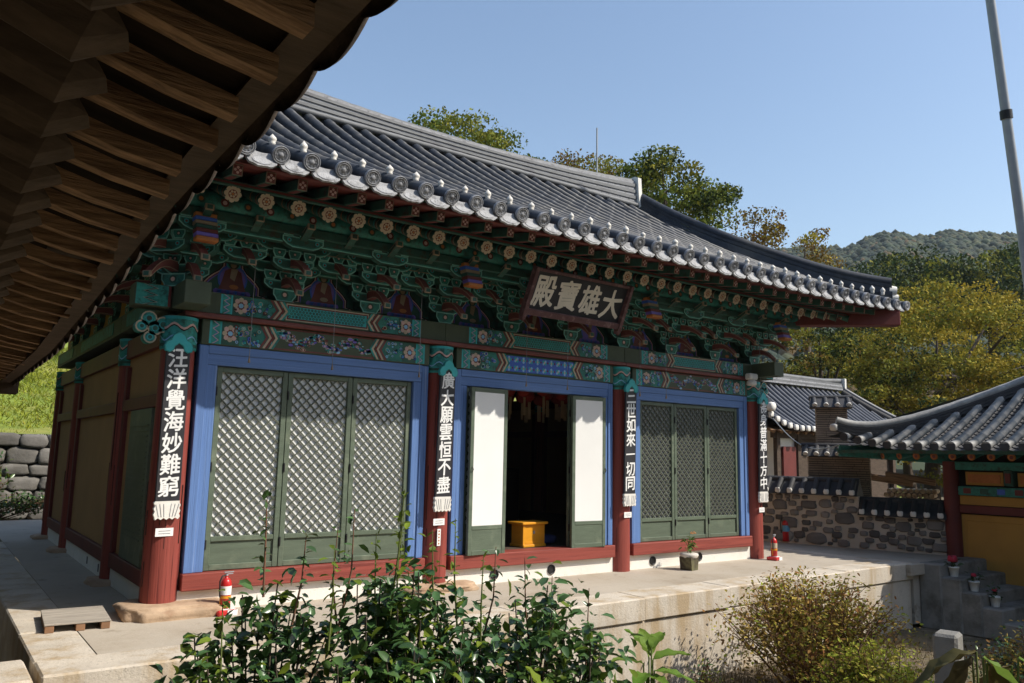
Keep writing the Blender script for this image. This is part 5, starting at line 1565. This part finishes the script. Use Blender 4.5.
for k in range(8500):
    a = math.radians(rng.uniform(52, 76)); r = 110 + 245 * rng.random() ** .6
    z = hill_h(math.degrees(a), r)
    R_ = rng.uniform(1.1, 2.3) * (.75 + .25 * r / 350)
    pz = sv * (1 + .10 * rng.normal(size=(len(sv), 1)))
    pz = pz * np.array([R_, R_, R_ * rng.uniform(.9, 1.35)]) + np.array([-1.95 + r * math.sin(a), -8.2 + r * math.cos(a), z + R_ * .7])
    VV.append(pz); FF.append(sf + cnt); cnt += len(sv)
    patch = noise.noise(Vector((a * 14, r * .02, 5)))
    w_ = [4, 2.0 + 3 * max(0, patch), .35 + 2.2 * max(0, patch - .12), 3 - 3 * min(.8, max(0, patch))]
    II.append(np.full(len(sf), rng.choice(4, p=np.array(w_) / sum(w_))))
tag(fast('forest', np.concatenate(VV), np.concatenate(FF), F_mats, idx=np.concatenate(II), smooth=True), 'autumn forest covering the far wooded hill behind the trees', 'forest', kind='stuff')

# shrubs in the foreground ----------------------------------------------------
def stems_mesh(rn, n, base_r, top_fn, m, r0=.012, parent=None, name='stem'):
    b = MB()
    for k in range(n):
        e = Vector(top_fn(k)); s0 = Vector((rn.uniform(-base_r, base_r), rn.uniform(-base_r, base_r), 0))
        md = s0.lerp(e, .5) + Vector((rn.uniform(-.06, .06), rn.uniform(-.06, .06), .04))
        b.tube([tuple(s0), tuple(md), tuple(e)], [r0, r0 * .7, r0 * .3], m, 5)
    return b.build(name, parent)

def camellia(label, base, rx, ry, ztop, n, seed, shoots):
    rng = np.random.default_rng(seed); rn = random.Random(seed)
    t = thing('camellia_shrub', label, 'shrub', base, 0, 'dark glossy shrubs in front of the terrace')
    H_ = ztop - base[2]
    tops = []
    for k in range(46):
        a = rn.uniform(0, 6.28); q = math.sqrt(rn.random()); hh = H_ * (1 - .34 * q * q) * rn.uniform(.86, 1.0)
        tops.append((rx * q * math.cos(a), ry * q * math.sin(a), hh))
    stems_mesh(rn, 46, .18, lambda k: tops[k], m_bark, .011, t)
    P = []
    for k in range(n):
        tp = tops[rn.randrange(46)]; u = 1 - rn.random() ** 1.5 * .75
        P.append((tp[0] * (.35 + .65 * u) + rn.gauss(0, .075), tp[1] * (.35 + .65 * u) + rn.gauss(0, .075), tp[2] * u + rn.gauss(0, .04)))
    V, Fc = leaf_arr(n, rng, np.array(P), .8, (.05, .09), .52, .22, .15)
    idx = (rng.random(n) < .13).astype(int).repeat(6)
    fast('foliage', V, Fc, [L_cam, L_camy], t, idx=idx, smooth=True)
    for (sx, sy, sz, yel) in shoots:
        b = MB(); x0, y0 = sx - base[0], sy - base[1]; zz = sz - base[2]; z0 = zz - rn.uniform(.42, .6)
        pts = [(x0 + rn.uniform(-.05, .05), y0 + rn.uniform(-.05, .05), z0), (x0 + rn.uniform(-.02, .02), y0, (z0 + zz) / 2), (x0, y0, zz)]
        b.tube(pts, [.006, .0045, .002], m_gstem if yel else m_twig, 5)
        sh = b.build('shoot', t)
        P = []
        m_ = rn.randint(18, 26)
        for q in range(m_):
            u = (q + .6) / m_; P.append((x0 + rn.gauss(0, .014), y0 + rn.gauss(0, .014), z0 + (zz - z0) * u))
        V, Fc = leaf_arr(m_, rng, np.array(P), .9, (.035, .066), .48, .2, -.15)
        fast('foliage', V, Fc, [L_camy if yel else L_cam], sh, smooth=True)
    return t
camellia('leftmost dark glossy shrub in front of the terrace, with a leaning young shoot', (-.54, -4.36, -1.0), .50, .42, .98, 3600, 41,
         [(-.63, -4.52, 1.36, False), (-.46, -4.6, 1.16, False), (-.84, -4.65, .90, True), (-.28, -4.55, 1.18, False), (-.36, -4.7, 1.1, True)])
camellia('middle dark glossy shrub in front of the terrace, with many yellow-green shoots', (.02, -4.72, -1.0), .54, .46, 1.06, 4300, 42,
         [(-.25, -4.66, 1.27, False), (-.06, -4.8, 1.37, True), (.12, -4.77, 1.17, True), (.26, -4.76, 1.22, True), (.05, -4.6, 1.22, True), (.34, -4.9, 1.05, True), (-.15, -4.7, 1.16, True)])
camellia('dark glossy shrub, rightmost and lowest of the row in front of the terrace', (.66, -4.95, -1.0), .54, .46, .94, 3800, 43,
         [(.62, -4.87, 1.02, False), (.95, -5.0, .86, False), (.45, -4.85, 1.08, False), (.78, -4.9, .92, False)])
camellia('low dark glossy shrub filling the bottom between the left and middle shrubs', (-.28, -4.95, -1.0), .80, .34, .74, 3000, 44, [])

def broad_plant(label, base, leaves, size, mats, seed, stemr=.008, droop=.2):
    rng = np.random.default_rng(seed); rn = random.Random(seed)
    t = thing('broadleaf_plant', label, 'plant', base)
    for k, (dx, dy, dz, az, el, L) in enumerate(leaves):
        b = MB(); b.tube([(0, 0, 0), (dx * .4, dy * .4, dz * .6), (dx, dy, dz)], [stemr, stemr * .8, stemr * .5], m_gstem, 6); sm = b.build('stalk', t)
        d = Vector((math.cos(az) * math.cos(el), math.sin(az) * math.cos(el), math.sin(el)))
        sd_ = d.cross(Vector((0, 0, 1))).normalized(); up = sd_.cross(d)
        V, N = [], 9
        for i in range(N + 1):
            u = i / N; w = L * .23 * math.sin(math.pi * u ** .85) ** .8 * (1 if u < 1 else 0)
            c = Vector((dx, dy, dz)) + d * L * u - Vector((0, 0, 1)) * L * droop * u * u
            for a in (-1, -.5, 0, .5, 1):
                V.append(tuple(c + sd_ * w * a + up * (abs(a) * w * .35 + .006 * math.sin(i * 2.2 + a * 3))))
        Fc = [(i * 5 + j, i * 5 + j + 1, i * 5 + 6 + j, i * 5 + 5 + j) for i in range(N) for j in range(4)]
        fast('leaf', V, Fc, [rn.choice(mats)], t, smooth=True)
    return t
broad_plant('upright plant with large pale green leaves between the dark shrubs and the terrace wall', (1.27, -5.12, -1.0),
            [(.0, 0, 1.50, 2.4, .95, .22), (-.02, .02, 1.46, 2.9, .35, .21), (.02, 0, 1.50, 1.3, .9, .20), (.03, 0, 1.48, -.3, .25, .24), (.02, -.02, 1.43, -.6, -.1, .23), (-.02, 0, 1.42, 3.6, .0, .19), (.02, 0, 1.54, .3, .55, .18), (.0, .01, 1.40, -1.6, .1, .16)], .2, [L_broad], 51)
broad_plant('pale green long leaves poking up in front of the dark shrubs', (.30, -5.44, -1.0),
            [(0, 0, 1.50, 2.3, 1.15, .20), (.03, 0, 1.48, 1.1, 1.2, .15), (-.03, 0, 1.46, 3.0, .35, .17), (.06, .02, 1.46, .3, .6, .15)], .2, [L_broad, L_camy], 52)
broad_plant('out-of-focus plant with drooping olive and brown leaves at the bottom right corner', (.50, -7.12, -1.0),
            [(0, 0, 2.02, 2.2, -.35, .20), (.02, .02, 2.0, 2.6, -.9, .16), (.04, 0, 2.0, -.9, -.7, .22), (.06, .0, 1.98, -.2, -.8, .2), (.10, -.05, 1.98, 1.2, -.6, .16), (.12, -.06, 2.0, -1.2, -.5, .18)], .2, [L_dry, L_broad, L_dry], 53, .006, .4)

def small_shrub(name, label, base, rx, ry, h, n, L, mats, wts, seed, nst=40, open_=.6, bare=True):
    rng = np.random.default_rng(seed); rn = random.Random(seed)
    t = thing(name, label, 'shrub', base)
    tops = []
    for k in range(nst):
        a = rn.uniform(0, 6.28); q = rn.random() ** .5
        tops.append((rx * q * math.cos(a), ry * q * math.sin(a), h * (1.0 - .42 * q ** 2.2) * rn.uniform(.80, 1.0)))
    stems_mesh(rn, nst, .16, lambda k: tops[k], m_twig, .011, t)
    b = MB(); tips = []
    for tp in tops:
        for j in range(5):
            u = rn.uniform(.45, .85); s0 = Vector((tp[0] * u, tp[1] * u, tp[2] * u)); e = s0 + Vector((rn.gauss(0, .16) * rx, rn.gauss(0, .16) * ry, rn.uniform(.05, .24) * h))
            b.tube([tuple(s0), tuple(e)], [.005, .002], m_twig, 4); tips.append(e)
        tips.append(Vector(tp))
    b.build('twig', t)
    P, I = [], []
    for k in range(n):
        e = tips[rn.randrange(len(tips))]; u_ = 1 - .35 * rn.random() ** 2; P.append((e.x * u_ + rn.gauss(0, .07), e.y * u_ + rn.gauss(0, .07), e.z * (1 - .6 * rn.random() ** 3) + rn.gauss(0, .05)))
    V, Fc = leaf_arr(n, rng, np.array(P), .6, L, .45, .15, -.1)
    I = rng.choice(len(mats), n, p=np.array(wts) / sum(wts)).repeat(6)
    fast('foliage', V, Fc, mats, t, idx=I)
    return t
small_shrub('azalea_shrub', 'rounded olive and russet azalea with bare lower twigs against the sunlit terrace wall', (6.15, -2.85, -1.0), 1.25, 1.0, 1.40, 10500, (.035, .065), [L_aza, L_azr, L_yg], [6, 4, 1.5], 61, 80)
small_shrub('azalea_shrub', 'bright yellow-green low shrub beside the stone post', (5.05, -4.25, -1.0), .62, .55, 1.0, 6000, (.03, .06), [L_yg, L_aza], [4, 2], 62, 40)
small_shrub('azalea_shrub', 'dark reddish-green shrub in the shade behind the stone post', (7.1, -4.9, -1.0), .9, .75, 1.0, 6500, (.03, .06), [L_aza, L_cam, L_azr], [2, 2, 1], 63, 46)
small_shrub('azalea_shrub', 'small thin weedy shrub at the foot of the terrace wall', (4.75, -2.55, -1.0), .22, .2, .55, 220, (.03, .06), [L_cam, L_zelg], [2, 2], 64, 8)
small_shrub('azalea_shrub', 'orange-red twiggy shrublet in front of the azalea', (5.35, -3.75, -1.0), .22, .22, .80, 260, (.03, .055), [L_azr, L_oran], [3, 2], 65, 10)
small_shrub('azalea_shrub', 'leafy weeds growing on the shaded ledge of the grey retaining wall', (-.9, 13.3, -.0), .8, .3, 1.5, 900, (.08, .16), [L_green, L_cam], [2, 1], 66, 14)
small_shrub('azalea_shrub', 'dark low bushes at the foot of the grey retaining wall', (-.6, 12.2, -.1), 1.6, .8, .75, 2200, (.06, .11), [L_cam, L_dark, L_yg], [4, 3, .3], 67, 30)

# leaf litter and dry grass on the soil
rng = np.random.default_rng(88); n = 2600
P = np.column_stack([rng.uniform(2.5, 10.5, n), rng.uniform(-5.5, -1.75, n), rng.uniform(-.985, -.93, n)])
V, Fc = leaf_arr(n, rng, P, 1.4, (.03, .07), .5, .15, .0)
n2 = 2400
B = np.column_stack([rng.uniform(3.5, 9.5, n2), -1.85 - np.abs(rng.normal(0, .7, n2)), np.full(n2, -1.0)])
Tp = B + np.column_stack([rng.normal(0, .06, n2), rng.normal(0, .06, n2), rng.uniform(.06, .24, n2)]); sdv = np.column_stack([rng.normal(0, 1, n2), rng.normal(0, 1, n2), np.zeros(n2)]); sdv *= .004 / (np.linalg.norm(sdv, axis=1, keepdims=True) + 1e-6)
V2 = np.stack([B - sdv, B + sdv, Tp], 1).reshape(-1, 3); F2 = np.arange(3 * n2).reshape(n2, 3) + len(V)
tag(fast('dry_ground_cover', np.concatenate([V, V2]), np.concatenate([Fc, F2]), [L_dry]), 'dry leaves and grass blades scattered on the soil below the terrace', 'ground cover', kind='stuff')
# turf blades on the sunlit bank
n = 16000
B = np.column_stack([rng.uniform(-5, 3.5, n), rng.uniform(13.9, 23, n), np.zeros(n)])
B[:, 2] = 1.76 + np.maximum(0, B[:, 1] - 14.2) * .36
Tp = B + np.column_stack([rng.normal(0, .1, n), rng.normal(0, .1, n), rng.uniform(.06, .18, n)]); sdv = np.column_stack([rng.normal(0, 1, n), rng.normal(0, 1, n), np.zeros(n)]); sdv *= .022 / (np.linalg.norm(sdv, axis=1, keepdims=True) + 1e-6)
V2 = np.stack([B - sdv, B + sdv, Tp], 1).reshape(-1, 3)
tag(fast('bank_grass', V2, np.arange(3 * n).reshape(n, 3), [L_yg, L_zelg], idx=(rng.random(n) < .2).astype(int)), 'sunlit green grass covering the bank above the retaining wall', 'grass', kind='stuff')

# stone post in the garden
sp = MB(); sp.box((0, 0, .64), (.22, .17, 1.28), M('weathered_post_stone', (.21, .205, .19), .9, .2, 4, bump=.5, bsc=22, col2=(.18, .17, .15), thr=.55, sc2=3), bev=.02)
tag(sp.build('stone_post', None, (4.47, -5.15, -1.0), R(14)), 'square pale stone post standing among the low shrubs at the right', 'post')

# unseen foliage, added behind and left of the camera to block low sky light
rng = np.random.default_rng(99); P = []
for k in range(150):
    a = math.radians(rng.uniform(118, 322)); r = rng.uniform(19, 27); h = rng.uniform(2, 13.5)
    c = np.array([-1 + r * math.sin(a), -5 + r * math.cos(a), h - 1])
    g = rng.normal(size=(150, 3)); g /= np.linalg.norm(g, axis=1, keepdims=True); g *= rng.uniform(.3, 1, (150, 1)) ** .5 * 2.6
    P.append(c + g)
for k in range(60):
    c = np.array([rng.uniform(-11, -5.2), rng.uniform(2.5, 15), rng.uniform(-.5, 8)])
    g = rng.normal(size=(150, 3)); g /= np.linalg.norm(g, axis=1, keepdims=True); g *= rng.uniform(.3, 1, (150, 1)) ** .5 * 2.0
    P.append(c + g)
P = np.concatenate(P); V, Fc = quads(rng, P, .75)
tag(fast('sky_block_foliage', V, Fc, [L_dark, L_zelg], idx=(rng.random(len(Fc)) < .3).astype(int)), 'unseen dark foliage added behind and beside the viewpoint to block low sky light', 'sky_block_foliage', kind='stuff')

# ------------------------------------------------------------------ air
hm = bpy.data.materials.new('haze_air'); hm.use_nodes = True
hn = hm.node_tree.nodes; hl = hm.node_tree.links
hn.remove(hn['Principled BSDF'])
pvn = hn.new('ShaderNodeVolumePrincipled')
pvn.inputs['Color'].default_value = (.78, .87, 1.0, 1)
pvn.inputs['Density'].default_value = .00022
pvn.inputs['Anisotropy'].default_value = .0
hl.new(pvn.outputs[0], hn['Material Output'].inputs['Volume'])
hz_ = MB(); hz_.box((100, 100, 68), (1500, 1500, 142), m_ink)
ho = hz_.build('haze'); ho.data.materials.clear(); ho.data.materials.append(hm)
tag(ho, 'thin blue air over the whole valley', 'haze', kind='stuff')
